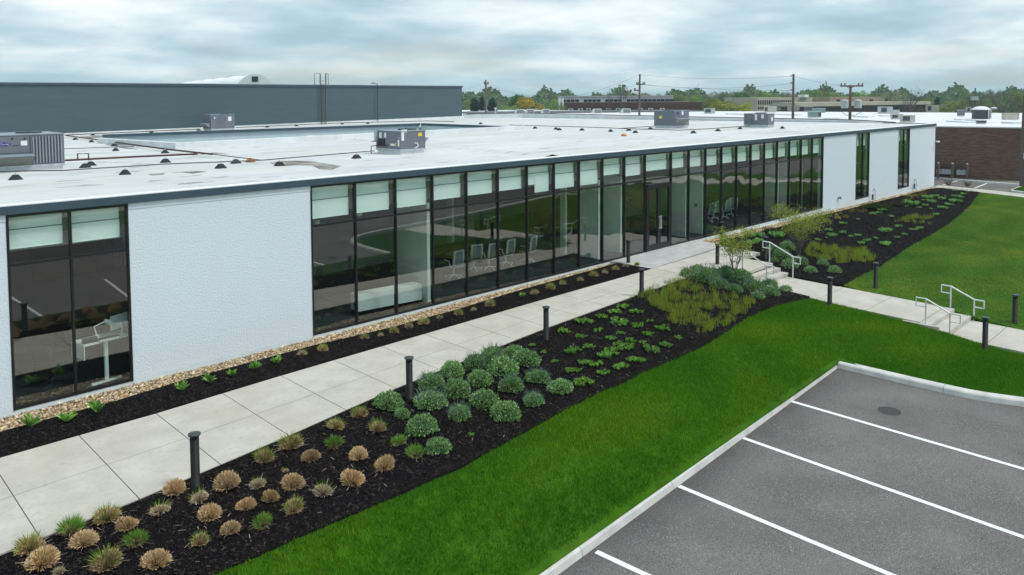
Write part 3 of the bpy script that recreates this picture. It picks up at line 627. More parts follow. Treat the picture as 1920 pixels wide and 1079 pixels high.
window(3.78, 5.02, 3.62, False, zt=3.27, bx=(.03, .12)); window(5.02, 6.26, 3.60, False, zt=3.27, last=True, bx=(.03, .12))
B0 = 11.27; bls = [3.42, 3.42, 3.42, 3.52, 3.53, 3.55, 3.64, 3.36, 3.38, 3.66, 3.50]
for k in range(11): window(B0+1.5*k, B0+1.5*(k+1), bls[k], k > 6, lo=(.4, 3.30) if k == 6 else ((.12, 3.34) if k in (7, 8) else None))
XD0 = B0+16.5; XD1 = XD0+2.04; window(XD0, XD1, 3.62, True, door=True)
bls = [3.60, 3.56, 3.52, 3.54, 3.52, 3.50, 3.50, 3.5, 3.47, 3.45, 3.45]
for k in range(11): window(XD1+1.5*k, XD1+1.5*(k+1), bls[k], True, last=(k == 10), bx=(.05, .22))
for a, b in wins[2:]:
    h = (a+b)/2; window(a+.03, h, 3.55, True, bx=(.05, .3)); window(h, b-.03, 3.55, True, last=True, bx=(.05, .3))
# header strip over the windows, black
m = MB()
for a, b in wins: m.box(a, -.006, 4.405, b, .28, 4.4115)
opart(m, 'window_header', M_black)
# doors
def door(x0, x1, hinge):
    f = MB(); s_ = .11; y0, y1 = -.05, .06
    f.box(x0, y0, .01, x0+s_, y1, 2.90); f.box(x1-s_, y0, .01, x1, y1, 2.90); f.box(x0+s_, y0+.004, .01, x1-s_, y1-.004, .27); f.box(x0+s_, y0+.004, 2.78, x1-s_, y1-.004, 2.90)
    d = opart(f, 'door', M_black); g = MB(); g.box(x0+s_, .0, .27, x1-s_, .008, 2.78); opart(g, 'door_pane', M_glassw, d)
    h = MB(); hx = x1-s_/2 if hinge == 'l' else x0+s_/2; h.tube([(hx, -.12, .95), (hx, -.12, 1.55)], .014); h.tube([(hx, -.12, 1.0), (hx, -.04, 1.0)], .01); h.tube([(hx, -.12, 1.5), (hx, -.04, 1.5)], .01)
    opart(h, 'door_handle', M_steel, d)
m = MB(); m.box(XD0+.03, -.055, .004, XD0+.12, .07, 2.92); m.box(XD1-.12, -.055, .004, XD1-.03, .07, 2.92); m.box(XD0+.121, -.053, 2.905, XD1-.121, .07, 3.0); opart(m, 'door_frame', M_black)
xm = (XD0+XD1)/2; door(XD0+.125, xm-.004, 'l'); door(xm+.004, XD1-.125, 'r')
m = MB(); m.box(XD0, -.12, 0.005, XD1, .1, .018); opart(m, 'door_threshold', M_galv)
# interior shell
m = MB(); m.box(XL, .31, -.3, XR-.31, 12, .01); opart(m, 'interior_floor', M_carpet)
m = MB(); m.box(XL, 1.0, 3.42, XR-.31, 12, 3.5); m.box(XL, .98, 3.42, XR-.31, .999, 4.2); opart(m, 'interior_ceiling', M_ceil)
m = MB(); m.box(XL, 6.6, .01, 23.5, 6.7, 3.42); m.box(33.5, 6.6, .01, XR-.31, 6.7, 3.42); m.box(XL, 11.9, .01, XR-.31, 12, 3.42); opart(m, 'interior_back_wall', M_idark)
def cross(c, yn, ufar, mat=M_iwall, zt=3.41, w_=.12):
    yf = onx(ufar, 450, c).y if ufar else 6.6
    m = MB(); m.box(c, yn, .012, c+w_, max(yf, yn+.3), zt); opart(m, 'interior_partition', mat)
cross(15.83, .41, 744); cross(25.13, .53, 1087); cross(26.9, .71, 1131); cross(24.87, 2.17, 1053); cross(32.07, .67, 1258); cross(33.4, .53, 1291)
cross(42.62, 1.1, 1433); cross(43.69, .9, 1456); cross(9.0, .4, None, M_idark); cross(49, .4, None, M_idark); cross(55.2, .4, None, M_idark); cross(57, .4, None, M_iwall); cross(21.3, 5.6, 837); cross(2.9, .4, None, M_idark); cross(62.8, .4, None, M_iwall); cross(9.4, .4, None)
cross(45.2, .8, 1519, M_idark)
for sd_ in (4.9,): pass

# ============================================================ THINGS SEEN INSIDE, BEHIND THE GLASS
def mk_chair(label=None):
    r = empty('office_chair', (0, 0, 0), label or 'x', 'chair', 'white office chairs behind the glass')
    m = MB(); m.box(-.23, -.22, .44, .23, .24, .49); m.build('seat', M_mesh, r, bev=.02)
    f = MB()
    f.tube([(-.20, .24, .50), (-.22, .27, .70), (-.21, .31, 1.02), (.21, .31, 1.02), (.22, .27, .70), (.20, .24, .50)], .042, 6); f.build('back_frame', M_chair, r)
    m = MB(); m.box(-.2, .27, .53, .2, .29, 1.02); m.build('backrest', pm('pale_chair_mesh', (.30, .33, .33), (.24, .27, .27), 40, .8), r)
    m = MB(); m.tube([(0, 0, .44), (0, 0, .10)], .03)
    for k in range(5): t = 2*PI*k/5+.3; m.tube([(0, 0, .11), (.30*math.cos(t), .30*math.sin(t), .06)], .022, 6, .014); m.lathe([(.03, -.03), (.03, .03)], 8, (.30*math.cos(t), .30*math.sin(t), .04))
    m.build('base', M_chair, r)
    for s in (-1, 1): m = MB(); m.tube([(s*.22, .16, .45), (s*.29, .12, .52), (s*.30, .10, .66), (s*.30, -.16, .68)], .02, 6); m.build('armrest', M_chair, r)
    m = MB(); m.box(-.25, -.24, .42, .25, .26, .44); m.build('seat_shell', M_chair, r, bev=.01); return r
ch = None
cpos = [(850.6, 520, 200, 'left end'), (888, 507, 185, ''), (917, 501, 195, ''), (948, 496, 205, ''), (988, 490, 215, '')]
clab = ['white office chair closest to the long white cabinet, left end of the row of five', 'white office chair second from the left in the row of five by the dark table', 'white office chair in the middle of the row of five by the dark table', 'white office chair second from the right in the row of five by the dark table', 'white office chair at the right end of the row of five, arms toward the glass',
        'white office chair at the left end of the far group right of the doors', 'white office chair second from left in the far group right of the doors', 'white office chair second from right in the far group right of the doors', 'white office chair at the right end of the far group right of the doors']
for k, (u, v, a) in enumerate([(851, 521, 20), (888, 507, 5), (917, 505, 15), (948, 497, 25), (989, 491, 35), (1327, 417, 10), (1338, 412, 15), (1356, 410, 20), (1371, 405, -20)]):
    if ch is None: ch = c = mk_chair()
    else: c = copy_tree(ch)
    q = onz(u, v, .01); c.location = (q.x, q.y, .01); c.scale = (1.06,)*3; c.rotation_euler.z = math.radians(a-200); c['label'] = clab[k]
def table(name, loc, L_, W_, H_, mat, legm, label, cat, rz=0, th=.04):
    r = empty(name, loc, label, cat, rz=rz); m = MB(); m.box(-L_/2, -W_/2, H_-th, L_/2, W_/2, H_); m.build('tabletop', mat, r, bev=.006)
    for sx in (-1, 1):
        for sy in (-1, 1): m = MB(); x, y = sx*(L_/2-.08), sy*(W_/2-.07); m.tube([(x, y, H_-th), (x*1.03, y*1.03, 0)], .022, 6); m.build('leg', legm, r)
    return r
table('conference_table', (20.7, 4.3, .01), 5.2, 1.3, .74, pm('dark_table', (.03, .03, .03), (.02, .02, .02), 2, .4), M_black, 'long dark conference table behind the row of five white chairs', 'table')
table('conference_table', (39.0, 4.4, .01), 3.2, 1.2, .74, MC['dark_table'], M_black, 'dark conference table beside the far white chairs right of the doors', 'table')
table('side_table', (31.3, 2.1, .01), 1.3, .5, .78, MC['dark_table'], M_black, 'small dark side table with curved legs standing just inside the glass doors', 'table', rz=PI/2)
q0, q1 = onz(671, 586, .14), onz(791, 562.5, .14)
cb = empty('cabinet', ((q0.x+q1.x)/2, (q0.y+q1.y)/2, .01), 'long low white cabinet on thin dark legs just behind the glass near the white wall', 'cabinet', rz=math.atan2(q1.y-q0.y, q1.x-q0.x))
Lc = (q1-q0).length; m = MB(); m.box(-Lc/2, 0, .14, Lc/2, .5, .66); m.build('body', M_iwall, cb, bev=.008)
for sx in (-1, 1):
    m = MB(); m.box(sx*(Lc/2-.06)-.02, .05, 0, sx*(Lc/2-.06)+.02, .45, .14); m.build('leg', M_black, cb)
# standing desk in the left window, with its screen
q = onz(203, 716, .03); dk = empty('standing_desk', (q.x, q.y+.1, .01), 'white height-adjustable standing desk seen through the left window', 'desk', rz=math.radians(8))
m = MB(); m.box(-.55, -.1, 1.02, .75, .55, 1.05); m.build('desktop', M_chair, dk, bev=.005)
m = MB(); m.box(-.04, -.03, .04, .04, .03, 1.02); m.box(-.36, -.04, 0, .36, .04, .04); m.build('leg', M_chair, dk)
m = MB(); m.box(-.56, -.12, .70, -.54, .55, 1.02); m.build('modesty_panel', M_iwall, dk)
mn = empty('monitor', (q.x+.42, q.y+.3, 1.07), 'white-backed computer monitor on an arm standing on the white desk', 'monitor', rz=math.radians(20))
m = MB(); m.box(-.27, 0, .14, .27, .035, .50); m.build('screen', M_chair, mn, bev=.006); m = MB(); m.tube([(0, -.02, 0), (0, -.06, .16), (0, 0, .3)], .018); m.lathe([(.1, 0), (.1, .01)], 16); m.build('stand', M_chair, mn)
kb = empty('desk_lamp', (q.x-.15, q.y+.25, 1.07), 'white jointed arm lamp clamped on the white standing desk', 'lamp'); m = MB(); m.tube([(0, 0, 0), (0, 0, .1)], .05, 10); m.build('base', M_chair, kb); m = MB(); m.tube([(0, 0, .08), (-.05, 0, .32), (.22, 0, .40)], .018, 6); m.build('arm', M_chair, kb); m = MB(); m.tube([(.18, 0, .41), (.36, 0, .33)], .05, 8, .07); m.build('lamp_shade', M_chair, kb)
for i, (dx, dy, w_, h_) in enumerate(((-.35, .1, .16, .10), (.05, .02, .22, .05))):
    bx_ = empty('desk_tray', (q.x+dx, q.y+dy, 1.065), ['small dark storage box at the left end of the white desk', 'low white cable tray at the front of the white desk'][i], 'tray'); m = MB(); m.box(-w_, -.07, 0, w_, .07, h_); m.build('body', [M_black, M_chair][i], bx_, bev=.01); m = MB(); m.box(-w_*1.03, -.075, h_+.001, w_*1.03, .075, h_+.012); m.build('lid', M_coil, bx_)
sc = empty('suitcase', (5.2, 1.9, .01), 'black suitcase with its handle pulled up, behind the left window', 'suitcase')
m = MB(); m.box(-.22, -.14, .04, .22, .14, .62); m.build('case', M_black, sc, bev=.05); m = MB(); m.tube([(-.13, .08, .6), (-.13, .08, 1.0), (.13, .08, 1.0), (.13, .08, .6)], .012, 6); m.build('handle', M_black, sc)
tc2 = empty('task_chair', (4.75, 1.2, .01), 'dark office chair standing low behind the left window', 'chair', rz=2.4)
m = MB(); m.box(-.24, -.24, .42, .24, .24, .5); m.build('seat', M_black, tc2, bev=.03); m = MB(); m.box(-.2, .2, .55, .2, .25, 1.0); m.build('backrest', M_black, tc2, bev=.03); m = MB(); m.tube([(0, 0, .42), (0, 0, .08)], .03)
for k in range(5): m.tube([(0, 0, .1), (.28*math.cos(k*1.257), .28*math.sin(k*1.257), .04)], .018, 6)
m.build('base', M_black, tc2)
fa = empty('fire_alarm', (33.38, .9, 1.45), 'small red fire alarm pull station on the white partition right of the doors', 'fire alarm'); m = MB(); m.box(-.05, -.06, -.08, 0, .06, .08); m.build('box', M_redp, fa, bev=.01); m = MB(); m.box(-.06, -.04, -.02, -.05, .04, .01); m.build('pull_bar', M_wsticker, fa)
def wallart(x, z, wd, ht, label, mat, name='framed_picture'):
    r = empty(name, (x, 6.57, z), label, 'picture' if name == 'framed_picture' else 'flag'); m = MB(); m.box(-wd/2, -.02, -ht/2, wd/2, .02, ht/2); m.build('frame', M_black, r); m = MB(); m.box(-wd/2+.03, -.026, -ht/2+.03, wd/2-.03, -.021, ht/2-.03); m.build('panel', mat, r); return r
wallart(6.6, 2.0, 2.0, 1.1, 'dark landscape-format picture on the wall behind the left window', pm('dark_print', (.05, .045, .05), (.03, .03, .035), 2, .5))
fl = empty('wall_flag', (8.2, 6.57, 2.1), 'flag with red and white stripes hung vertically behind the left window', 'flag')
m = MB()
for k in range(7): m.box(-.35+.1*k, -.012, -.55, -.30+.1*k, -.002, .5)
m.build('red_stripes', M_redp, fl); m = MB()
for k in range(6): m.box(-.30+.1*k, -.012, -.55, -.25+.1*k, -.002, .5)
m.build('white_stripes', M_wsticker, fl); m = MB(); m.box(-.35, -.018, 0, 0, -.013, .5); m.build('canton', M_blue, fl)
for k, (u, v, z) in enumerate(((593, 418, 2.95), (673, 400, 2.95))):
    q = onx(u, v, 12.0+k*2.2) if False else CAM+ray(u, v)*((2.0-CAM.y)/ray(u, v).y)
    r = empty('pendant_lamp', (q.x, 2.0, q.z), 'white drum pendant lamp behind the glass, '+['left' if k == 0 else 'right'][0]+' of the pair', 'pendant lamp', 'white drum pendants'); m = MB(); m.lathe([(.11, -.09), (.11, .09)], 16); m.build('shade', M_iwall, r); m = MB(); m.tube([(0, 0, .09), (0, 0, 3.42-q.z)], .006, 6); m.build('cord', M_black, r)

# ============================================================ BOLLARDS AND HANDRAILS
bm_ = MB(); bm_.lathe([(.085, -.05), (.085, .02), (.078, .02), (.078, .93)], 24)
bollards = [(367, 915, 'nearest the camera, at the brown grass tufts'), (768, 750, 'second along the walkway, among the round grey-green mounds'), (1024, 640, 'third along the walkway, by the leafy green clumps'), (1203, 558, 'fourth along the walkway, at the yellow-green grass patch'),
            (1178, 495, 'left of the entrance doors at the tip of the mulch strip'), (1345, 503, 'beside the small shrub at the top of the upper steps'), (1353, 455, 'right of the entrance doors against the wall planting'), (1435, 487, 'behind the right handrail of the upper steps'),
            (1555.5, 573, 'on the near side of the path between the step flights'), (1641.5, 541, 'on the far lawn edge between the two flights of steps'), (1846.5, 655, 'on the near side of the lower path beyond the lower steps'), (1902.5, 607, 'at the right edge, far side of the lower path')]
BL = []
for u, v, d in bollards:
    q = G(u, v)
    if not BL:
        r = empty('bollard_light', q, 'x', 'bollard light', 'black bollard lights along the paths')
        bm_.build('post', M_bollard, r, smooth=True); m = MB(); m.lathe([(.082, .93), (.082, .945), (.108, .955), (.112, .975), (.105, .985), (.03, .995)], 24); m.build('cap', M_cap, r); first = r
    else: r = copy_tree(first)
    r.location = q; r.location.z = q.z+.02; r.rotation_euler.z = random.random()*6; r['label'] = 'black bollard light '+d; BL.append((r.location.copy(), d))
bl_short = ['the nearest bollard', 'the second walkway bollard', 'the third walkway bollard', 'the fourth walkway bollard', 'the bollard left of the doors', 'the bollard at the upper steps', 'the bollard right of the doors', 'the bollard behind the right handrail', 'the near bollard between the step flights', 'the far bollard between the step flights', 'the lower path bollard', 'the bollard at the right edge']
def handrail(x, y0, z0, y1, z1, label, r_=.025):
    """posts at y0 (upper) and y1 (lower) on one side of a flight"""
    h = .88; t = empty('handrail', (x, y0, z0), label, 'handrail', 'steel handrails at the steps'); c = lambda *p: Vector(p)-Vector((x, y0, z0))
    z0_ = z0; z0 = z0 if z0 > -.3 else -.56; a = MB(); a.tube([c(x, y0, z0_-.1), c(x, y0, z0+h)], r_, 8); a.build('post', M_steel, t); a = MB(); a.tube([c(x, y1, z1-.03), c(x, y1, z1+h)], r_, 8); a.build('post', M_steel, t)
    e = .30
    a = MB(); a.tube([c(x, y0+e, z0+h), c(x, y0, z0+h), c(x, y1, z1+h), c(x, y1-e, z1+h)], r_, 8); a.build('rail', M_steel, t)
    a = MB(); a.tube([c(x, y0+e, z0+h), c(x, y0+e, z0+h-.26), c(x, y0, z0+h-.26)], r_*.95, 8); a.build('end_loop', M_steel, t)
    a = MB(); a.tube([c(x, y1-e, z1+h), c(x, y1-e, z1+h-.26), c(x, y1, z1+h-.26)], r_*.95, 8); a.build('end_loop', M_steel, t)
handrail(29.55, -4.97, 0, -5.98, -.46, 'steel handrail on the right side of the upper steps'); handrail(27.30, -4.97, 0, -5.98, -.46, 'steel handrail on the left side of the upper steps behind the small shrub')
handrail(29.80, -11.66, -.72, -12.40, -.90, 'steel handrail on the far side of the lower steps'); handrail(27.12, -11.66, -.66, -12.38, -.90, 'steel handrail on the near side of the lower steps')

# ============================================================ ON THE ROOF
def coil_panel(m, md, x0, x1, y, z0, z1, n, ax='x'):
    """ribbed coil guard: dark panel md with raised slats m"""
    if ax == 'x':
        md.box(x0, y-.012, z0, x1, y, z1)
        for k in range(n+1): x = x0+(x1-x0)*k/n; m.box(x-.022, y-.035, z0, x+.022, y-.012, z1)
    else:
        md.box(y-.012, x0, z0, y, x1, z1)
        for k in range(n+1): x = x0+(x1-x0)*k/n; m.box(y-.035, x-.022, z0, y-.012, x+.022, z1)
def unit(loc, W_, D_, H_, label, curb_h=.12, fan=1, coil=None, hood=None, stick=(), rz=0, mat=None, badge=None):
    """rooftop unit, origin at the front left base corner, x along the facade, y away"""
    mat = mat or M_rtu; r = empty('rooftop_unit', loc, label, 'rooftop unit', rz=rz)
    m = MB(); m.box(.05, .05, -.1, W_-.05, D_-.05, curb_h); m.build('curb', M_curb, r)
    m = MB(); m.box(-.01, -.01, curb_h, W_+.01, D_+.01, curb_h+.09); m.build('base_rail', M_galv, r)
    z0 = curb_h+.09; z1 = z0+H_; m = MB(); m.box(0, 0, z0, W_, D_, z1-.03); m.build('cabinet', mat, r, bev=.012)
    m = MB(); m.box(-.02, -.02, z1-.03, W_+.02, D_+.02, z1); m.build('top_panel', M_rtul, r)
    for f in range(fan):
        fx = W_*(.78 if fan == 1 else .3+.45*f); rr = min(D_*.36, .42); m = MB(); m.lathe([(rr, 0), (rr, .05), (rr-.03, .06), (.1, .05), (.09, .07)], 24, (fx, D_*.5, z1)); m.build('fan_guard', M_coil, r)
    for (fx0, fx1, side, n) in (coil or []):
        a = MB(); b = MB()
        if side == 'f': coil_panel(a, b, fx0, fx1, -.001, z0+.06, z1-.09, n)
        elif side == 'l': coil_panel(a, b, fx0, fx1, -.001, z0+.06, z1-.09, n, 'y')
        b.build('coil', M_coil, r); a.build('coil_guard', M_rtul, r)
    if hood:
        side, a0, a1, hz0, hz1, dp = hood; m = MB(); s_ = MB()
        if side == 'f':
            m.quad((a0, 0, hz1), (a0, -dp, hz1-.06), (a1, -dp, hz1-.06), (a1, 0, hz1)); m.quad((a0, 0, hz1), (a0, -.02, hz0), (a0, -dp, hz1-.06)); m.quad((a1, 0, hz1), (a1, -dp, hz1-.06), (a1, -.02, hz0)); s_.quad((a0+.02, -.02, hz0), (a1-.02, -.02, hz0), (a1-.02, -dp+.02, hz1-.07), (a0+.02, -dp+.02, hz1-.07))
        elif side == 'r':
            m.quad((W_, a0, hz1), (W_+dp, a0, hz1-.06), (W_+dp, a1, hz1-.06), (W_, a1, hz1)); m.quad((W_, a0, hz1), (W_+.02, a0, hz0), (W_+dp, a0, hz1-.06)); m.quad((W_, a1, hz1), (W_+dp, a1, hz1-.06), (W_+.02, a1, hz0)); s_.quad((W_+.02, a0, hz0), (W_+.02, a1, hz0), (W_+dp-.02, a1, hz1-.07), (W_+dp-.02, a0, hz1-.07))
        elif side == 'l':
            m.quad((0, a0, hz1), (-dp, a0, hz1-.06), (-dp, a1, hz1-.06), (0, a1, hz1)); m.quad((0, a0, hz1), (-.02, a0, hz0), (-dp, a0, hz1-.06)); m.quad((0, a1, hz1), (-dp, a1, hz1-.06), (-.02, a1, hz0)); s_.quad((-.02, a0, hz0), (-.02, a1, hz0), (-dp+.02, a1, hz1-.07), (-dp+.02, a0, hz1-.07))
        h = m.build('intake_hood', M_rtul, r); s_.build('hood_screen', M_screen, h)
    for (side, a, z, w_, h_, mt) in stick:
        m = MB()
        if side == 'f': m.box(a, -.006, z0+z, a+w_, -.002, z0+z+h_)
        else: m.box(-.006, a, z0+z, -.002, a+w_, z0+z+h_)
        m.build('sticker', mt, r)
    return r, z0, z1
# 1: big unit at the left edge
q = RF(122, 316.5); u1, z0, z1 = unit((q.x-4.0, q.y, q.z), 4.0, 2.3, 1.12, 'large grey rooftop unit with blue oval badge at the left edge of the white roof', coil=[(3.0, 3.9, 'f', 9)], fan=1, hood=('f', .3, 2.95, .22, .62, .5),
     stick=(('f', 2.61, .72, .2, .17, M_wsticker), ('f', 2.32, .72, .24, .012, M_black)))
m = MB(); k = 28; pts = [(.17*math.cos(2*PI*i/k), .062*math.sin(2*PI*i/k)) for i in range(k)]
n0 = len(m.v); m.v += [(2.12+x, -.012, z0+.79+y) for x, y in pts]+[(2.12+x, -.002, z0+.79+y) for x, y in pts]; m.f += [tuple(range(k)), tuple(range(k, 2*k))[::-1]]+[(i, (i+1) % k, k+(i+1) % k, k+i) for i in range(k)]
lg = m.build('badge', M_blue, u1); text('lettering', 'Carrier', .09, M_wsticker, lg, (2.12, -.018, z0+.79), (PI/2, 0, 0))
for i, xx in enumerate((2.35, 2.73)):
    m = MB(); m.tube([(xx, -.03, z0+.98), (xx, 0, z0+.98)], .03, 10); m.build('latch', M_black, u1)
m = MB(); m.box(.0, -.004, z0+.45, 2.86, .0, z0+.47); m.box(2.88, -.006, z0, 2.92, 0, z1-.05); m.build('panel_seam', M_coil, u1)
# 2: behind the courtyard, in front of the slate wall
q = RF(396, 243); q = CAM+(q-CAM)*((50.3-CAM.y)/(q.y-CAM.y)); q.z = roofz(q.x, q.y); unit((q.x, q.y, q.z), 2.35, 1.6, 1.35, 'grey rooftop unit with ribbed coil standing in front of the slate-blue wall', coil=[(.55, 1.5, 'f', 9)], hood=('l', .2, 1.3, .3, .75, .5), stick=(('f', .10, .95, .12, .12, M_blue), ('f', .32, .92, .10, .16, M_wsticker), ('f', 1.68, .7, .34, .4, M_wsticker)), rz=.06)
# 3: middle unit with yellow stickers
q = RF(751, 290.5); r3, z0, z1 = unit((q.x, q.y, q.z), 1.38, 1.85, .80, 'grey rooftop unit with yellow and white stickers near the roof edge', fan=1, curb_h=.14, hood=('r', .2, 1.5, .35, .72, .36),
    stick=(('f', .98, .54, .2, .15, M_yel), ('f', .06, .74, .30, .12, M_wsticker), ('f', .06, .38, .14, .36, M_wsticker), ('l', .07, .12, .12, .40, M_wsticker), ('l', .09, .42, .10, .07, M_yel), ('l', .36, .14, .38, .09, M_wsticker), ('l', .30, .13, .10, .14, M_yel), ('l', 1.05, .48, .14, .22, M_wsticker), ('l', 1.4, .46, .18, .24, M_wsticker)))
m = MB()
for k in range(6): m.box(-.03, 1.15+.10*k, z0+.1, -.002, 1.18+.10*k, z0+.42)
m.build('louvre', M_black, r3); m = MB(); m.tube([(.72, -.02, z0+.02), (.78, -.12, z0+.05), (.88, -.12, z0+.12), (.86, -.10, z0+.24), (.78, 0, z0+.25)], .022, 6); m.build('drain_trap', M_wsticker, r3)
m = MB(); m.tube([(-.2, 1.95, -.1), (-.2, 1.95, .3), (-.05, 1.8, .33), (-.05, .9, .36)], .022, 6); m.build('gas_pipe', M_rust, r3); m = MB(); m.box(-.12, 1.7, z0+.35, -.004, 1.82, z1); m.build('disconnect_box', M_galv, r3)
# 4, 5
q = RF(1265, 241.5); unit((q.x, q.y, q.z), 2.0, 1.9, 1.16, 'taller dark grey rooftop unit with a yellow sticker, far along the roof', fan=2, hood=('f', .1, 1.4, .35, .8, .5), stick=(('l', 1.15, .55, .26, .2, M_yel), ('f', .25, .85, .3, .2, M_blue), ('f', .95, .82, .25, .28, M_wsticker)))
q = RF(1440, 240); unit((q.x, q.y, q.z), 1.0, 2.0, .86, 'wide grey rooftop unit with pipework, farthest of those on the white roof', coil=[(1.1, 1.9, 'l', 8)], stick=(('l', .9, .35, .35, .45, M_wsticker), ('l', .35, .5, .2, .3, M_wsticker), ('f', .5, .3, .25, .3, M_wsticker)))
# vent pipe, ladder, conduit on the slate wall
q = RF(929, 220.5); vp = empty('vent_pipe', q, 'slim pale vent pipe standing on the roof near the slate building corner', 'vent pipe'); m = MB(); m.lathe([(.16, 0), (.14, .3), (.11, .35), (.11, 1.2)], 14); m.build('pipe', M_galv, vp); m = MB(); m.lathe([(.17, 1.2), (.17, 1.32)], 14); m.build('cap', M_wsticker, vp)
# pipes laid over the roof
def roofpipe(name, pts, r_, mat, label, cat, lift=.14, end=None):
    P = [RF(u, v) for u, v in pts]; Q = []
    for a, b in zip(P, P[1:]):
        for k in range(8): c = a.lerp(b, k/8); c.z = roofz(c.x, c.y)+lift; Q.append(c)
    c = P[-1].copy(); c.z = roofz(c.x, c.y)+lift; Q.append(c); m = MB(); m.tube(Q, r_, 6)
    return m.build(name, mat, label=label, cat=cat)
g_ = 'pipe'
roofpipe('gas_pipe', [(122, 307.5), (250, 300.5), (371, 294.8)], .045, M_rust, 'thick rust-brown pipe running from the large left unit to the pipe junction', g_)
roofpipe('gas_pipe', [(124, 257.5), (215, 271), (310, 285), (398, 295.5)], .045, M_rust, 'long rust-brown pipe crossing diagonally below the courtyard corner', g_)
roofpipe('conduit', [(398, 295.5), (440, 301), (491, 307.6)], .02, M_dpipe, 'thin grey conduit joining the rust pipe end to the front conduit', 'conduit')
roofpipe('conduit', [(-12, 329.5), (120, 327.6), (300, 315.6), (491, 307.6), (600, 298), (702, 289)], .022, M_dpipe, 'long thin grey conduit along the roof front to the unit with yellow stickers', 'conduit')
roofpipe('gas_pipe', [(120, 252), (250, 245.5), (373, 238.6)], .04, M_rust, 'rust-brown pipe under the slate wall, left of the rooftop unit', g_)
roofpipe('gas_pipe', [(442, 235), (640, 231.5), (800, 229.5), (852, 231)], .04, M_rust, 'rust-brown pipe under the slate wall, right of the rooftop unit', g_)
roofpipe('conduit', [(120, 284.2), (219, 280.8), (252, 279.5)], .022, M_dpipe, 'short thin conduit behind the large left unit', 'conduit')
roofpipe('conduit', [(955, 237.7), (1100, 242), (1161, 244.6), (1229, 240)], .03, M_dpipe, 'thin brown conduit from the courtyard corner to the tall far unit', 'conduit')
roofpipe('conduit', [(1161, 244.8), (1274, 248.2), (1330, 245.5), (1406, 239.5)], .03, M_dpipe, 'thin grey conduit from the conduit fork to the farthest roof unit', 'conduit')
# pipe loop by unit 1
q = RF(128, 309); m = MB(); c = MB(); lp = c.tube([(q.x+.35, q.y, q.z+.14), (q.x+.35, q.y, q.z+.42), (q.x+.75, q.y, q.z+.40), (q.x+.75, q.y, q.z+.12)], .03, 6).build('pipe_loop', M_rust, label='small upright rust-brown pipe loop right of the large left unit', cat='pipe loop')
z8 = [(228, 905, 7.708, 0, 220), (225, 480, 5.647, 120, 230), (285, 458, 5.647, 120, 230), (647, 552, 5.647, 120, 230), (1075, 426, 5.647, 120, 230), (1660, 486, 5.647, 120, 230), (1820, 434, 5.647, 120, 230), (305, 136, 5.647, 120, 230), (120, 184, 5.647, 120, 230), (290, 210, 5.647, 120, 230), (535, 250, 5.647, 120, 230), (1070, 326, 5.647, 120, 230), (548, 302, 5.647, 120, 230), (925, 103, 5.647, 120, 230), (1428, 77, 5.647, 120, 230), (475, 460, 5.647, 440, 230), (1290, 382, 5.647, 440, 230), (345, 34, 5.647, 440, 230), (655, 29, 5.647, 440, 230), (1140, 20, 5.647, 440, 230), (1410, 15, 5.647, 440, 230),
      (790, 895, 8, 860, 130), (1145, 892, 8, 860, 130), (1460, 906, 8, 860, 130), (1510, 917, 8, 860, 130), (1850, 922, 8, 860, 130), (330, 826, 8, 860, 130), (90, 920, 8, 1080, 130), (520, 940, 8, 1080, 130), (790, 925, 8, 1080, 130), (890, 958, 8, 1080, 130), (1115, 903, 8, 1080, 130), (1760, 962, 8, 1080, 130), (370, 932, 8, 1300, 130), (700, 900, 8, 1300, 130), (1335, 892, 8, 1300, 130)]
sb = None; SUPP = []
for (a, b, s_, ox, oy) in z8:
    u, v = a/s_+ox, b/s_+oy; q = RF(u, v)
    if sb is None:
        r = empty('pipe_support', q, 'x', 'pipe support', 'black rubber pipe supports on the roof'); m = MB(); n0 = 0
        m.v += [(-.19, -.13, 0), (.19, -.13, 0), (.19, .13, 0), (-.19, .13, 0), (-.07, -.06, .16), (.07, -.06, .16), (.07, .06, .16), (-.07, .06, .16)]; m.f += [(0, 3, 2, 1), (4, 5, 6, 7), (0, 1, 5, 4), (1, 2, 6, 5), (2, 3, 7, 6), (3, 0, 4, 7)]
        m.build('block', M_rubber, r, bev=.01); m = MB(); m.tube([(0, 0, .16), (0, 0, .22)], .02, 6); m.box(-.06, -.03, .155, .06, .03, .175); m.build('clamp', M_galv, r); sb = r
    else: r = copy_tree(sb)
    r.location = q; r.rotation_euler.z = random.uniform(-.3, .3); SUPP.append((r, u, v))
for i, (u, v) in enumerate(((187.8, 265.5), (469.7, 304.2), (1169.6, 255.5))):
    q = RF(u, v); r = empty('roof_drain_cover', q, ['orange domed cover by the diagonal rust pipe, left of the courtyard', 'orange block marker on the conduit beside the dirty patch', 'orange domed cover far along the roof below the conduit'][i], 'roof marker'); m = MB(); m.lathe([(.17, 0), (.16, .06), (.11, .13), (.04, .16)], 14); m.build('dome', M_orange, r); m = MB(); m.lathe([(.2, -.02), (.2, .015)], 14); m.build('flange', M_rubber, r)

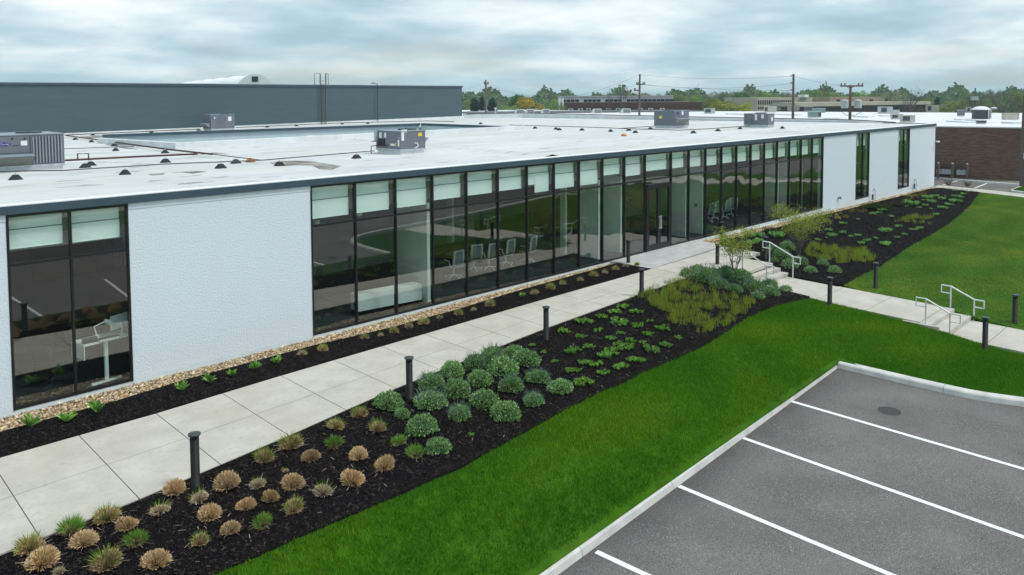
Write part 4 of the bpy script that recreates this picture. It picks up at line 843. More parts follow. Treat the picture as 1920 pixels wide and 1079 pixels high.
# ============================================================ NEIGHBOURING BUILDINGS
SB = empty('slate_building', (20, 54.2, 0), 'large windowless slate-blue building rising behind the white roof', 'building')
m = MB(); m.box(-110, 54.2, -1.7, 64.07, 100, 8.18); w_ = m.build('wall', M_slate); w_.parent = SB; w_.location = (-20, -54.2, 0)
m = MB(); m.box(-110.1, 54.1, 8.182, 64.17, 100.1, 8.36); w_ = m.build('coping', M_fascia); w_.parent = SB; w_.location = (-20, -54.2, 0)
m = MB(); m.box(-110, 54.3, 8.361, 64, 100, 8.41); w_ = m.build('roof', M_roof); w_.parent = SB; w_.location = (-20, -54.2, 0)
m = MB(); m.prism([(XL, 53.98), (64.1, 53.98), (64.1, 54.19), (XL, 54.19)], lambda x, y: 2.8, lambda x, y: 4.08+.43*(x-25)/39); w_ = m.build('base_upstand', M_curb); w_.parent = SB; w_.location = (-20, -54.2, 0)
ld = empty('roof_ladder', (43.8, 54.0, 4.2), 'rusty steel access ladder with hooped top on the slate wall', 'ladder')
for s_ in (-.28, .28):
    m = MB(); m.tube([(s_, -.12, -.1), (s_, -.12, 5.35), (s_*2.6 if False else s_, -.12, 5.4)], .035, 6); m.build('side_rail', M_rust, ld)
    m = MB(); m.tube([(s_*1.4, -.12, 4.2), (s_*1.4+.0, -.12, 5.4), (s_*3.0, .2, 5.4), (s_*3.0, .2, 4.2)], .03, 6); m.build('grab_loop', M_rust, ld)
m = MB()
for k in range(16): m.tube([(-.28, -.12, .05+.3*k), (.28, -.12, .05+.3*k)], .018, 5)
m.build('rungs', M_rust, ld)
m = MB(); q = Vector((50.9, 54.0, 4.25)); m.tube([(0, -.1, 0), (0, -.1, 4.25), (-.5, -.1, 4.35), (-.5, .4, 4.35)], .045, 6); r = m.build('wall_conduit', M_rust, loc=q, label='tall rusty conduit pipe running up the slate wall right of the ladder', cat='conduit')
# white fabric dome far behind
D = 175; c0 = far(478, 158, D); c1_ = far(352, 158, D*1.45); wv = (far(512, 158, D)-far(444, 158, D)); z_t = ztop(136.5, D); zb = 3.0
dm = empty('fabric_dome', (c0.x, c0.y, 0), 'white arched fabric roof rising behind the slate building', 'dome building'); m = MB(); n = 18; ns = 11; ax_ = Vector((c1_.x-c0.x, c1_.y-c0.y, 0)); wv = Vector((wv.x, wv.y, 0))*1.5
for s_ in range(ns):
    for i in range(n+1):
        th = PI*i/n; k = 1-(.035 if s_ % 2 else 0); p = -wv*.5*math.cos(th)*k+ax_*(s_/(ns-1)); m.v.append((p.x, p.y, zb+(z_t-zb)*math.sin(th)*k))
for s_ in range(ns-1):
    for i in range(n): A = s_*(n+1)+i; m.f.append((A, A+1, A+n+2, A+n+1))
m.f.append(tuple(range(n+1))[::-1]); m.f.append(tuple((ns-1)*(n+1)+i for i in range(n+1)))
m.build('membrane', pm('white_fabric', (.88, .90, .92), (.84, .87, .89), .3, .6), dm)
m = MB(); m.box(-.7, -.06, 0, .7, .06, 1.2); nn = ax_.normalized()*-.12; o = m.build('louvre', M_black, dm); o.location = (nn.x, nn.y, ztop(151, D)); o.rotation_euler.z = math.atan2(wv.y, wv.x)
# brown brick building on the right with a wide white roof
BB = empty('brick_building', (76, 0, 0), 'brown brick building with a wide white flat roof to the right', 'building')
bl_, br_ = Vector((75.0, 3.0)), Vector((76.7, -4.95)); d = (bl_-br_).normalized(); far_l = br_+d*115; out_ = Vector((d.y, -d.x))*-1
def bpart(m, name, mat): o = m.build(name, mat); o.parent = BB; o.location = (-76, 0, 0); return o
bz = 4.05; dv = Vector((60, -2.6)); P4 = [tuple(br_), tuple(br_+dv), tuple(far_l+dv), tuple(far_l)]
m = MB(); m.prism(P4, -1.2, bz-.03); bpart(m, 'wall', M_brick)
def rim(p, k): c = sum((Vector(q) for q in p), Vector((0, 0)))/4; return [tuple(c+(Vector(q)-c)*k) for q in p]
m = MB(); m.prism(rim(P4, 1.002), bz-.028, bz+.07); bpart(m, 'roof', pm('white_roof_far', (.74, .76, .78), (.60, .62, .64), .25, .7, extra=[(1.2, (.55, .56, .57), .62, .75, .5)]))
def onroof2(u, v): p = onz(u, v, bz+.09); return p
for i, (u0, v0, u1_, v1_) in enumerate(((1783, 228.5, 1826, 231), (1795, 225, 1812, 225.6), (1816, 226, 1838, 226.8), (1550, 223, 1580, 224), (1604, 219.5, 1634, 220.5), (1450, 215.5, 1500, 216.5), (1365, 214.5, 1400, 215.5), (1885, 231, 1908, 232), (1655, 218, 1662, 218.5))):
    a = onroof2(u0, v0); b = onroof2(u1_, v1_); m = MB(); d_ = (b-a); n = Vector((-d_.y, d_.x, 0)).normalized()*.5
    m.prism([(a.x-n.x, a.y-n.y), (b.x-n.x, b.y-n.y), (b.x+n.x, b.y+n.y), (a.x+n.x, a.y+n.y)][::1], bz+.07, bz+.22); bpart(m, 'roof_curb', MC['white_roof_far'])
M_beige = pm('beige_unit', (.52, .48, .41), (.45, .41, .35), 2, .6); M_lg = pm('pale_unit', (.50, .53, .54), (.43, .46, .47), 2, .6); M_teal = pm('weathered_teal_unit', (.22, .30, .29), (.17, .24, .23), 3, .6)
def smallunit(u0, u1_, v0, v1_, label, mat, grille=None, hood=False, name='rooftop_unit', k_=0):
    p = onroof2(u0, v1_); q = onroof2(u1_, v1_); ax = Vector((q.x-p.x, q.y-p.y, 0)); W_ = ax.length; dist = (p-CAM).dot(fw); H_ = (v1_-v0)/FPX*dist
    r = empty(name, (p.x, p.y, bz+.07), label, 'rooftop unit', rz=math.atan2(ax.y, ax.x)); D_ = W_*.7
    m = MB(); m.box(.05, .05, 0, W_-.05, D_-.05, .12); m.build('curb', MC['white_roof_far'], r); m = MB(); m.box(0, 0, .12, W_, D_, H_); m.build('cabinet', mat, r, bev=.02)
    m = MB(); m.box(-.03, -.03, H_+.001, W_+.03, D_+.03, H_+.05); m.build('top_panel', M_lg if mat is not M_beige else M_beige, r)
    if grille: m = MB(); m.box(W_*grille[0], -.02, .12+(H_-.12)*.12, W_*grille[1], -.002, H_*.92); m.build('grille', M_coil, r)
    if hood: m = MB(); m.quad((-.45, .1, H_*.75), (0, .1, H_*.95), (0, D_-.1, H_*.95), (-.45, D_-.1, H_*.75)); m.quad((-.45, .1, H_*.75), (0, .1, H_*.3), (0, .1, H_*.95)); m.build('intake_hood', M_lg, r)
    return r
SU = [(1434, 1456, 200, 211, 'beige box unit with dark grille on the brick building roof, left part', M_beige, (0, .24)), (1444, 1464, 198, 206, 'teal unit just behind the beige box unit on the left roof part', M_teal, (0, .5)), (1320, 1341, 204, 213.5, 'small pale unit with two dark grilles at the left end of the far roof', M_lg, (.1, .6)),
      (1477, 1499, 198, 208, 'beige unit just left of and behind the tall wooden pole', M_beige, None), (1508, 1524, 201, 208.5, 'grey unit with a tiny yellow mark right of the tall wooden pole', M_rtu, None), (1517, 1540, 210, 221, 'weathered teal unit with low hood left of the transformer pole', M_teal, (.75, .95)), (1525, 1548, 204, 212, 'pale teal unit behind the weathered teal one', M_teal, None),
      (1649, 1674, 201, 213.5, 'white unit with a big dark grille in the middle of the far roof', M_lg, (.12, .55)), (1674, 1687, 207, 214, 'small pale unit right beside the white unit with big grille', M_lg, None), (1673, 1693, 215, 224, 'low beige unit on legs left of the darker grille unit', M_beige, (.0, .5)), (1692, 1716, 217, 230, 'beige unit with dark grille nearest the white office roof edge', M_beige, (.02, .58)),
      (1739, 1761, 198, 210, 'tan box unit with a small dark opening, at the far roof edge', M_beige, (.02, .3)), (1797, 1809, 207, 218.5, 'slim grey unit standing right of the tan box', M_rtu, None), (1812, 1821, 202, 211, 'grey box with dark opening at the back roof edge', M_lg, (.2, .7)),
      (1885, 1911, 213, 225, 'wide beige unit at the right end of the brick building roof', M_beige, None), (1834, 1850, 226.5, 233, 'low dark unit near the brick wall edge', M_coil, None)]
for s_ in SU: smallunit(*s_)
q = onroof2(1839, 223); tf = empty('roof_turbine', (q.x, q.y, bz+.07), 'round dark rooftop fan with a white domed cap on the right roof', 'roof fan'); m = MB(); m.lathe([(.9, 0), (.9, 1.05)], 18); m.build('drum', M_coil, tf); m = MB(); m.lathe([(1.0, 1.05), (.95, 1.15), (.5, 1.4), (.1, 1.45)], 18); m.build('cap', M_wsticker, tf)
for k in range(3):
    m = MB(); m.box(-.06+.5*(k-1), -.93, .05, .06+.5*(k-1), -.90+.06*abs(k-1), 1.04); m.build('rib', M_lg, tf)
# gas meters and guard posts at the foot of the brick wall
def onbrick(u, v):
    d_ = ray(u, v); n = Vector((d.y, -d.x)); t = (Vector((bl_.x, bl_.y))-CAM.xy).dot(n)/d_.xy.dot(n); return CAM+d_*t
mm = None
for i, (x, y) in enumerate(((150, 595), (205, 600), (256, 605), (303, 610), (404, 618), (460, 622))):
    q = onbrick(1740+x/6.744, 240+y/6.744); pos = Vector((q.x-.35, q.y, -.5))
    if mm is None:
        r = empty('gas_meter', pos, 'x', 'gas meter', 'gas meters at the foot of the brick wall'); m = MB(); m.box(-.12, -.16, .35, .12, .16, .75); m.lathe([(.13, .75), (.13, .80)], 12); m.build('body', M_galv, r, bev=.02)
        m = MB(); m.tube([(0, -.12, .75), (0, -.12, 1.05), (0, .2, 1.05), (.2, .2, 1.3)], .03, 6); m.tube([(0, .12, .75), (0, .12, 1.0), (.2, .12, 1.0)], .03, 6); m.build('piping', M_dpipe, r); mm = r
    else: r = copy_tree(mm)
    r.location = pos; r['label'] = 'grey gas meter, '+['leftmost', 'second from the left', 'third from the left', 'third from the right', 'second from the right', 'rightmost'][i]+' of the row at the brick wall'
for i, (x, y) in enumerate(((168, 610), (344, 625), (528, 645))):
    q = onbrick(1740+x/6.744, 240+y/6.744); r = empty('guard_post', (q.x-.9, q.y, -.5), 'weathered guard post, '+['leftmost', 'middle one', 'rightmost'][i]+' of three before the gas meters', 'guard post', 'guard posts'); m = MB(); m.lathe([(.09, 0), (.09, 1.35)], 10); m.build('post', M_gtrunk, r); m = MB(); m.lathe([(.095, 1.35), (.05, 1.43)], 10); m.build('cap', M_kerb, r)
# brown wall building with narrow white upper storey, behind to the left of centre
def ground_building(name, label, cat, uL, uR, D0, D1): pass
D = 170
def vface(u0, u1_, D0, D1): return far(u0, 190, D0), far(u1_, 190, D1)
LB = empty('long_building', tuple(far(1180, 195, D).xy)+(0,), 'long low brown brick building with a white row of small dark windows on top', 'building')
def lpart(m, name, mat, root): o = m.build(name, mat); o.parent = root; o.location = -root.location; return o
def wallbox(a, b, z0, z1, th=6): n = Vector((-(b.y-a.y), b.x-a.x, 0)).normalized()*th; m = MB(); m.prism([(a.x, a.y), (b.x, b.y), (b.x+n.x, b.y+n.y), (a.x+n.x, a.y+n.y)], z0, z1); return m
a, b = vface(1060, 1316, D-4, D-4); zt = ztop(193.5, D-4); lpart(wallbox(a, b, -1.5, zt, 20), 'brick_wall', M_brick2, LB)
n_ = Vector((-(b.y-a.y), b.x-a.x, 0)).normalized(); a, b = vface(1053, 1262, D, D); z1_ = ztop(183, D); z0_ = ztop(192.6, D); lpart(wallbox(a, b, zt+.01, z1_-.0, 14), 'upper_storey', pm('white_cladding', (.62, .65, .68), (.56, .59, .62), .5, .7), LB)
lpart(wallbox(a-n_*.3, b-n_*.3, z1_+.01, z1_+.25, 15), 'roof', M_lg, LB)
for k in range(26):
    if k in (4, 9, 14): continue
    t = (k+.6)/26; c = a.lerp(b, t)-n_*.05; e = (b-a).normalized()*.42; m = MB(); m.prism([(c.x-e.x, c.y-e.y), (c.x+e.x, c.y+e.y), (c.x+e.x+n_.x*.04, c.y+e.y+n_.y*.04), (c.x-e.x+n_.x*.04, c.y-e.y+n_.y*.04)], zt+.12, zt+.55*(z1_-zt)); lpart(m, 'window', M_black, LB)
for u in (1049, 1055):
    c = far(u, 190, D-5); m = MB(); m.tube([(c.x, c.y, -1), (c.x, c.y, ztop(184.5, D-5))], .22, 8); lpart(m, 'column', M_wsticker, LB)
ab, bb = vface(1060, 1316, D-4, D-4)
for u in (1070, 1088.5, 1103.5, 1140.5, 1159, 1200.5, 1220, 1242):
    c = far(u, 206, D-4.15); e = (bb-ab).normalized(); f = MB(); z_c = ztop(206.5, D); 
    f.prism([tuple((c-e*.48).xy), tuple((c+e*.48).xy), tuple((c+e*.48+n_*.1).xy), tuple((c-e*.48+n_*.1).xy)], z_c-.3, z_c+.3); w_ = lpart(f, 'window', M_wsticker, LB)
    f = MB(); c2 = c-n_*.03; f.prism([tuple((c2-e*.28).xy), tuple((c2+e*.28).xy), tuple((c2+e*.28+n_*.02).xy), tuple((c2-e*.28+n_*.02).xy)], z_c-.18, z_c+.18); p_ = f.build('pane', M_black, w_)
a, b = vface(1079, 1155, D+25, D+25); rt2 = empty('red_roof_building', (a.x, a.y, 0), 'distant building with a thin rust-red roofline above the long building', 'building'); lpart(wallbox(a, b, -1.5, ztop(183.5, D+25), 8), 'wall', M_brick2, rt2); lpart(wallbox(a, b, ztop(183.4, D+25), ztop(180.8, D+25), 8), 'roof', pm('rust_red_roof', (.22, .07, .05), (.18, .055, .04), 1, .8), rt2)
# beige office block with slit windows
D = 215; OBk = empty('beige_office', tuple(far(1500, 195, D).xy)+(0,), 'beige three-storey office block with rows of slit windows among the trees', 'building')
M_bei = pm('beige_concrete', (.50, .46, .38), (.44, .40, .33), .3, .85); M_tan = pm('tan_panel', (.36, .29, .21), (.32, .25, .18), .2, .85)
a, b = vface(1420, 1523, D, D+6); z1_ = ztop(186, D); z0_ = ztop(210, D); lpart(wallbox(a, b, -1.6, z1_, 16), 'front_wing', M_bei, OBk); n_ = Vector((-(b.y-a.y), b.x-a.x, 0)).normalized(); e = (b-a).normalized()
for k in range(17):
    c = a.lerp(b, (k*3.93+2.6)/103*1.55 if False else (1422.5+3.9*k-1420)/103)-n_*.06
    if c is None: continue
    for (va, vb) in ((191, 199), (203, 207.5)):
        m = MB(); m.prism([tuple((c-e*.2).xy), tuple((c+e*.2).xy), tuple((c+e*.2+n_*.05).xy), tuple((c-e*.2+n_*.05).xy)], ztop(vb, D), ztop(va, D)); lpart(m, 'window', M_black, OBk)
    if k > 15: break
a2, b2 = vface(1556, 1667, D+10, D+26); lpart(wallbox(a2, b2, -1.6, ztop(185.8, D+18), 12), 'tan_wing', M_tan, OBk)
a3, b3 = vface(1488, 1600, D-16, D-6); lpart(wallbox(a3, b3, -1.6, ztop(203, D-12), 6), 'lower_wall', M_brick2, OBk); lpart(wallbox(a3-n_, b3-n_, ztop(202.9, D-12), ztop(195.5, D-12), 8), 'balcony_band', M_bei, OBk)
a4, b4 = vface(1600, 1740, D-6, D+8); lpart(wallbox(a4, b4, -1.6, ztop(201, D), 6), 'lower_wall', M_brick2, OBk); lpart(wallbox(a4-n_, b4-n_, ztop(200.9, D), ztop(195, D), 8), 'balcony_band', M_bei, OBk)
for k in range(26):
    c = (a3 if k < 12 else a4).lerp(b3 if k < 12 else b4, ((k % 13)+.5)/13)-n_*.08; m = MB(); e4 = (b4-a4).normalized()*.75; m.prism([tuple((c-e4).xy), tuple((c+e4).xy), tuple((c+e4+n_*.06).xy), tuple((c-e4+n_*.06).xy)], ztop(209, D), ztop(203.5 if k < 12 else 202, D)); lpart(m, 'window', pm('dark_glass', (.03, .035, .045), (.02, .024, .03), 1, .2), OBk)
for u in (1572, 1634, 1662):
    c = far(u, 190, D+9); e4 = (b2-a2).normalized()*.7; m = MB(); m.prism([tuple((c-e4).xy), tuple((c+e4).xy), tuple((c+e4+n_*.2).xy), tuple((c-e4+n_*.2).xy)], ztop(194, D+10), ztop(190, D+10)); lpart(m, 'window', M_black, OBk)
c = far(1506, 184, D+5); m = MB(); m.box(c.x-1.2, c.y-1, z1_, c.x+1.2, c.y+1, z1_+.8); lpart(m, 'roof_box', M_wsticker, OBk)
# louvred units on the far low roof behind our roof edge
lr = None; D = 128
FR = empty('low_far_building', tuple(far(1060, 210, D+6).xy)+(0,), 'low dark flat roof between the white roof and the long building', 'building'); a, b = vface(885, 1330, D-4, D+8); lpart(wallbox(a, b, -1.5, ztop(213.5, D), 14), 'wall', M_brick2, FR); lpart(wallbox(a, b, ztop(213.4, D), ztop(211.5, D), 14), 'roof', pm('dark_roof', (.10, .11, .12), (.07, .08, .09), .5, .8), FR)
for i, (u0, u1_) in enumerate(((964, 983), (984, 1002), (1014, 1031), (1110, 1128), (1164, 1183))):
    p = far(u0, 206, D-2); q = far(u1_, 206, D-2); ax = Vector((q.x-p.x, q.y-p.y, 0)); W_ = ax.length; z_ = ztop(213, D); H_ = ztop(205, D)-z_
    r = empty('slanted_vent_unit', (p.x, p.y, z_), 'slanted grey louvred roof vent, '+['first', 'second', 'third', 'fourth', 'fifth'][i]+' from the left of the five behind the roof edge', 'roof vent', 'slanted louvred roof vents', rz=math.atan2(ax.y, ax.x))
    m = MB(); m.v += [(0, 0, 0), (W_, 0, 0), (W_, 1.6, 0), (0, 1.6, 0), (W_*.2, .3, H_), (W_, .3, H_), (W_, 1.4, H_), (W_*.2, 1.4, H_)]; m.f += [(0, 3, 2, 1), (4, 5, 6, 7), (0, 1, 5, 4), (1, 2, 6, 5), (2, 3, 7, 6), (3, 0, 4, 7)]; m.build('housing', M_lg, r)
    m = MB()
    for k in range(4): z = H_*(.15+.2*k); m.box(W_*.28, .3*z/H_-.04, z, W_*.95, .3*z/H_-.01, z+H_*.08)
    m.build('louvre', M_coil, r)

# ============================================================ POLES, WIRES, WALL FITTINGS
def pole(P_, ztp, label, arms, rad=.16, zb=-.6, lean=0):
    r = empty('utility_pole', (P_.x, P_.y, zb), label, 'utility pole'); H_ = ztp-zb; m = MB(); m.tube([(0, 0, 0), (lean*.5, 0, H_*.5), (lean, 0, H_)], rad*1.25, 10, rad*.8); m.build('post', M_wood, r)
    for (z, L_, a_, off) in arms:
        c_, s_ = math.cos(a_), math.sin(a_); cx_, cy_ = off*c_+lean, off*s_; m = MB(); m.tube([(cx_-c_*L_/2, cy_-s_*L_/2-.12, z-zb), (cx_+c_*L_/2, cy_+s_*L_/2-.12, z-zb)], .075, 4); m.build('crossarm', M_wood, r)
        for k in (-.46, -.3, .3, .46): m = MB(); m.lathe([(.03, 0), (.07, .06), (.05, .12), (.07, .16), (.03, .22)], 8, (cx_+c_*L_*k, cy_+s_*L_*k-.12, z-zb+.06)); m.build('insulator', M_dpipe, r)
    return r
va = math.atan2(rt.y, rt.x)             # arms seen square-on from the car park
P1 = onx(1198, 200, 72.3); P1.z = 0; z1p = ztop(141, (P1-CAM).dot(fw)); P2 = onx(1487, 200, 72.6); z2p = ztop(142, (P2-CAM).dot(fw)); P3 = onx(1594, 200, 72.8); z3p = ztop(163, (P3-CAM).dot(fw))
d1 = (P1-CAM).dot(fw)
pole(P1, z1p, 'leaning wooden utility pole with one short crossarm, rising behind the middle of the roof', [(ztop(160, d1), 1.0, va, 0), (ztop(171.5, d1), .7, va, -.4)], .13, lean=.15)
p2 = pole(P2, z2p, 'tall plain wooden utility pole with wires at its top, in front of the beige office', [], .13)
for v in (146, 159, 172):
    z = ztop(v, (P2-CAM).dot(fw))+.6; m = MB(); m.tube([(0, 0, z), (-.3*math.cos(va), -.3*math.sin(va), z+.03)], .045, 6); m.build('insulator', M_dpipe, p2)
d3 = (P3-CAM).dot(fw); p3 = pole(P3, z3p, 'wooden utility pole with wide T crossarm and two grey transformers', [(ztop(165, d3), 2.15, va, 0)], .14)
for s_ in (-1, 1):
    z = ztop(207, d3)+.6; x, y = s_*.62*math.cos(va), s_*.62*math.sin(va)-.1
    for k in ((0,) if s_ < 0 else (0,)):
        m = MB(); m.lathe([(.30, 0), (.33, .05), (.33, .72), (.30, .78), (.1, .84)], 16, (x, y, z)); m.build('transformer', M_lg, p3)
    m = MB(); m.tube([(0, 0, ztop(169.5, d3)+.6), (s_*.35*math.cos(va), s_*.35*math.sin(va), ztop(166, d3)+.6)], .03, 5); m.build('brace', M_wood, p3)
    m = MB(); m.tube([(x*1.5, y*1.5, z+.1), (x*1.4, y*1.4, z-.35), (x*.8, y*.8, z-.62), (0, 0, z-.70)], .022, 6); m.build('drop_cable', M_black, p3)
P0 = far(911, 190, 118); pole(P0, ztop(150, 118), 'dark wooden utility pole in front of the evergreen trees by the slate building', [(ztop(157.5, 118), .75, va, 0)], .17, zb=-1.2)
P5 = onz(1916, 349, -.45); p5 = pole(P5, ztop(184, (P5-CAM).dot(fw)), 'tall grey pole at the right edge beside the brick wall', [], .15, zb=-.5)
d5 = (P5-CAM).dot(fw); z = ztop(207, d5)
sl = empty('street_lamp', (P5.x, P5.y, z), 'pale cobra-head street lamp on a long dark arm at the right-edge pole', 'street lamp'); h5 = far(1863, 204, 1); h5 = CAM+ray(1863, 204)*d5; m = MB(); dx_ = h5-P5; m.tube([(0, 0, 0), (dx_.x*.4, dx_.y*.4, .35), (dx_.x, dx_.y, h5.z-z)], .035, 6); m.build('arm', M_dpipe, sl)
m = MB(); m.lathe([(.05, -.12), (.17, -.05), (.19, .02), (.12, .10), (.04, .13)], 16); o = m.build('lamp_head', M_lg, sl); o.location = (dx_.x, dx_.y, h5.z-z); o.scale = (1.6, 1, 1); o.rotation_euler.z = va
m = MB(); m.box(-.14, -.25, 0, .14, -.15, .5); q = P5.copy(); o = m.build('pole_box', M_wsticker, p5); o.location = (-.1, -.1, ztop(303, d5)+.5); o.rotation_euler.z = va
D6 = 150; P6 = far(1828, 190, D6); p6 = pole(P6, ztop(170, D6), 'distant pole carrying a pale transformer box in front of the right-hand trees', [], .15); m = MB(); m.box(-.6, -.3, 0, .6, .3, .75); o = m.build('transformer', M_lg, p6); o.location = (-.3, 0, ztop(193, D6)+.6); o.rotation_euler.z = va
def wire(a, b, sag, label, r_=.011):
    m = MB(); P = []
    for k in range(17):
        t = k/16; p = a.lerp(b, t); p.z -= sag*4*t*(1-t); P.append(p)
    m.tube(P, r_, 4, caps=False); m.build('power_line', M_dpipe, label=label, cat='power line')
def top(P_, z): return Vector((P_.x, P_.y, z))
d2 = (P2-CAM).dot(fw); d0_ = 118
wire(top(P0, ztop(152, d0_)), top(P1, ztop(142, d1)), 2.6, 'upper overhead wire between the evergreen-side pole and the leaning pole'); wire(top(P0, ztop(158, d0_)), top(P1, ztop(158.5, d1)), 2.0, 'lower overhead wire between the evergreen-side pole and the leaning pole')
wire(top(P1, ztop(142, d1)), top(P2, ztop(146, d2)), .35, 'topmost wire between the leaning pole and the tall plain pole'); wire(top(P1, ztop(159, d1)), top(P2, ztop(159.5, d2)), .5, 'middle wire between the leaning pole and the tall plain pole'); wire(top(P1, ztop(160, d1)), top(P2, ztop(173, d2)), .2, 'lowest wire between the leaning pole and the tall plain pole')
wire(top(P2, ztop(146, d2)), top(P3, ztop(166, d3)), .15, 'wire descending from the tall plain pole to the transformer pole')
wire(Vector((64.1, 60, 8.0)), top(P0, ztop(152, d0_)), .8, 'wire from the slate building corner to the evergreen-side pole')
# wall fittings on the white wall
q = onx(1752, 259, 67.72); sc_ = empty('security_camera', (67.55, -.02, 3.15), 'small white security camera on the far corner of the white wall', 'camera'); m = MB(); m.tube([(0, -.36, 0), (0, -.1, .0)], .05, 10); m.tube([(-.2, -.3, -.02), (.1, -.3, 0)], .06, 10); m.build('body', M_wsticker, sc_); m = MB(); m.tube([(0, 0, .05), (0, -.2, .03)], .03, 8); m.build('bracket', M_galv, sc_)
def onfac(u, v): d_ = ray(u, v); return CAM+d_*(-CAM.y/d_.y)
q = onfac(1571.5, 371.5); hb = empty('wall_tap', (q.x, 0, q.z), 'small dark outdoor tap on the white wall left of the first narrow window', 'tap'); m = MB(); m.tube([(-.12, -.05, 0), (-.12, -.12, 0)], .05, 8); m.tube([(.05, 0, 0), (.05, -.14, 0), (.05, -.17, -.08)], .035, 8); m.build('spout', M_black, hb); m = MB(); m.lathe([(.06, -.02), (.06, .02)], 10, (.05, -.12, .07)); m.build('handle', M_dpipe, hb)
for i, (u, v, vt) in enumerate(((1640.5, 378, 355.5), (1717.5, 359, 336.5))):
    q = G(u, v); H_ = (v-vt)/FPX*(q-CAM).dot(fw); r = empty('feeder_hook', q, 'thin curved garden hook with hanging feeder, '+['left of the two, by the first narrow window', 'right of the two, by the last wall panel'][i], 'garden hook', 'garden hooks at the white wall')
    m = MB(); s_ = -1; pts = [(0, 0, 0), (0, 0, H_*.82)]+[(s_*.22*(1-math.cos(t)), 0, H_*.82+.22*math.sin(t)) for t in (.5, 1.1, 1.7, 2.3, 2.9)]; m.tube(pts, .016, 6); m.build('hook', M_dpipe, r)
    f = MB(); f.lathe([(.02, .12), (.06, .08), (.055, -.2), (.09, -.24), (.09, -.27)], 12); fe = f.build('feeder', pm('feeder_navy', (.02, .03, .07), (.015, .02, .05), 5, .4), loc=(q.x-.42, q.y, q.z+H_*.82-.25), label='dark tube bird feeder hanging from the '+['left', 'right'][i]+' garden hook at the white wall', cat='bird feeder')

# ============================================================ LABELS BY LANDMARK
ORD = ['nearest', 'second nearest', 'third nearest', 'fourth nearest', 'fifth nearest', 'sixth nearest', 'seventh nearest', 'eighth nearest', 'ninth nearest', 'tenth nearest'] + [x+' nearest' for x in 'eleventh twelfth thirteenth fourteenth fifteenth sixteenth seventeenth eighteenth nineteenth twentieth'.split()]
def autolabel(objs, look, marks):
    """objs share a look; marks = [(position, name)]: 'look, third nearest to name'"""
    B = {}
    for o in objs:
        k = min(range(len(marks)), key=lambda i: (Vector(marks[i][0]).xy-o.location.xy).length); B.setdefault(k, []).append(o)
    for k, L_ in B.items():
        L_.sort(key=lambda o: (Vector(marks[k][0]).xy-o.location.xy).length)
        for i, o in enumerate(L_): o['label'] = f"{look}, {ORD[i]} to {marks[k][1]}"
autolabel([r for r, u, v in SUPP], 'black rubber pipe support', [(RF(110, 316), 'the large left unit'), (RF(325, 280), 'the courtyard curb corner'), (RF(396, 242), 'the unit before the slate wall'), (RF(560, 305), 'the dirty roof patch'), (RF(751, 290), 'the yellow-sticker unit'), (RF(808, 232), 'the slate wall conduit'), (RF(955, 244), 'the right courtyard end'), (RF(1265, 241), 'the tall far unit'), (RF(1440, 239), 'the farthest roof unit'), (RF(1120, 244), 'the vent-side conduit bend')])

# ============================================================ PLANTS
def rv(n): return RNG.normal(0, 1, (n, 3))
def unitv(v): return v/np.linalg.norm(v, axis=1, keepdims=True)
def strips(A, B_, w0, w1, col, mid=None):
    """flat blades from A to B_ (n,3); optional mid point for an arch"""
    n = len(A); d = B_-A; s = unitv(np.cross(d, rv(n))+1e-6)
    w0 = np.broadcast_to(w0, (n,))[:, None]; w1 = np.broadcast_to(w1, (n,))[:, None]
    if mid is None:
        V = np.stack([A-s*w0/2, A+s*w0/2, B_+s*w1/2, B_-s*w1/2], 1).reshape(-1, 3); return V, np.arange(n*4).reshape(-1, 4), col
    V = np.stack([A-s*w0/2, A+s*w0/2, mid+s*w0/2, mid-s*w0/2, B_+s*w1/2, B_-s*w1/2], 1).reshape(-1, 3); b = np.arange(n)[:, None]*6
    return V, np.concatenate([b+np.array([[0, 1, 2, 3]]), b+np.array([[3, 2, 4, 5]])]), np.concatenate([col, col])
def pick(cols, n, j=.18): cols = np.array(cols); return cols[RNG.integers(0, len(cols), n)]*RNG.uniform(1-j, 1+j, (n, 1))
def hemi(n, maxpol=1.45):
    a = RNG.uniform(0, 2*PI, n); p = np.arccos(RNG.uniform(math.cos(maxpol), 1, n)); return np.c_[np.cos(a)*np.sin(p), np.sin(a)*np.sin(p), np.cos(p)]
TAN = [(.58, .43, .24), (.72, .56, .35), (.40, .27, .14), (.62, .46, .26)]; PALE = [(.55, .44, .34), (.48, .36, .27), (.62, .52, .43), (.38, .27, .19)]
GRN = [(.13, .27, .035), (.17, .33, .045), (.22, .36, .07), (.10, .21, .03)]; YG = [(.26, .33, .05), (.20, .28, .04), (.30, .30, .07)]
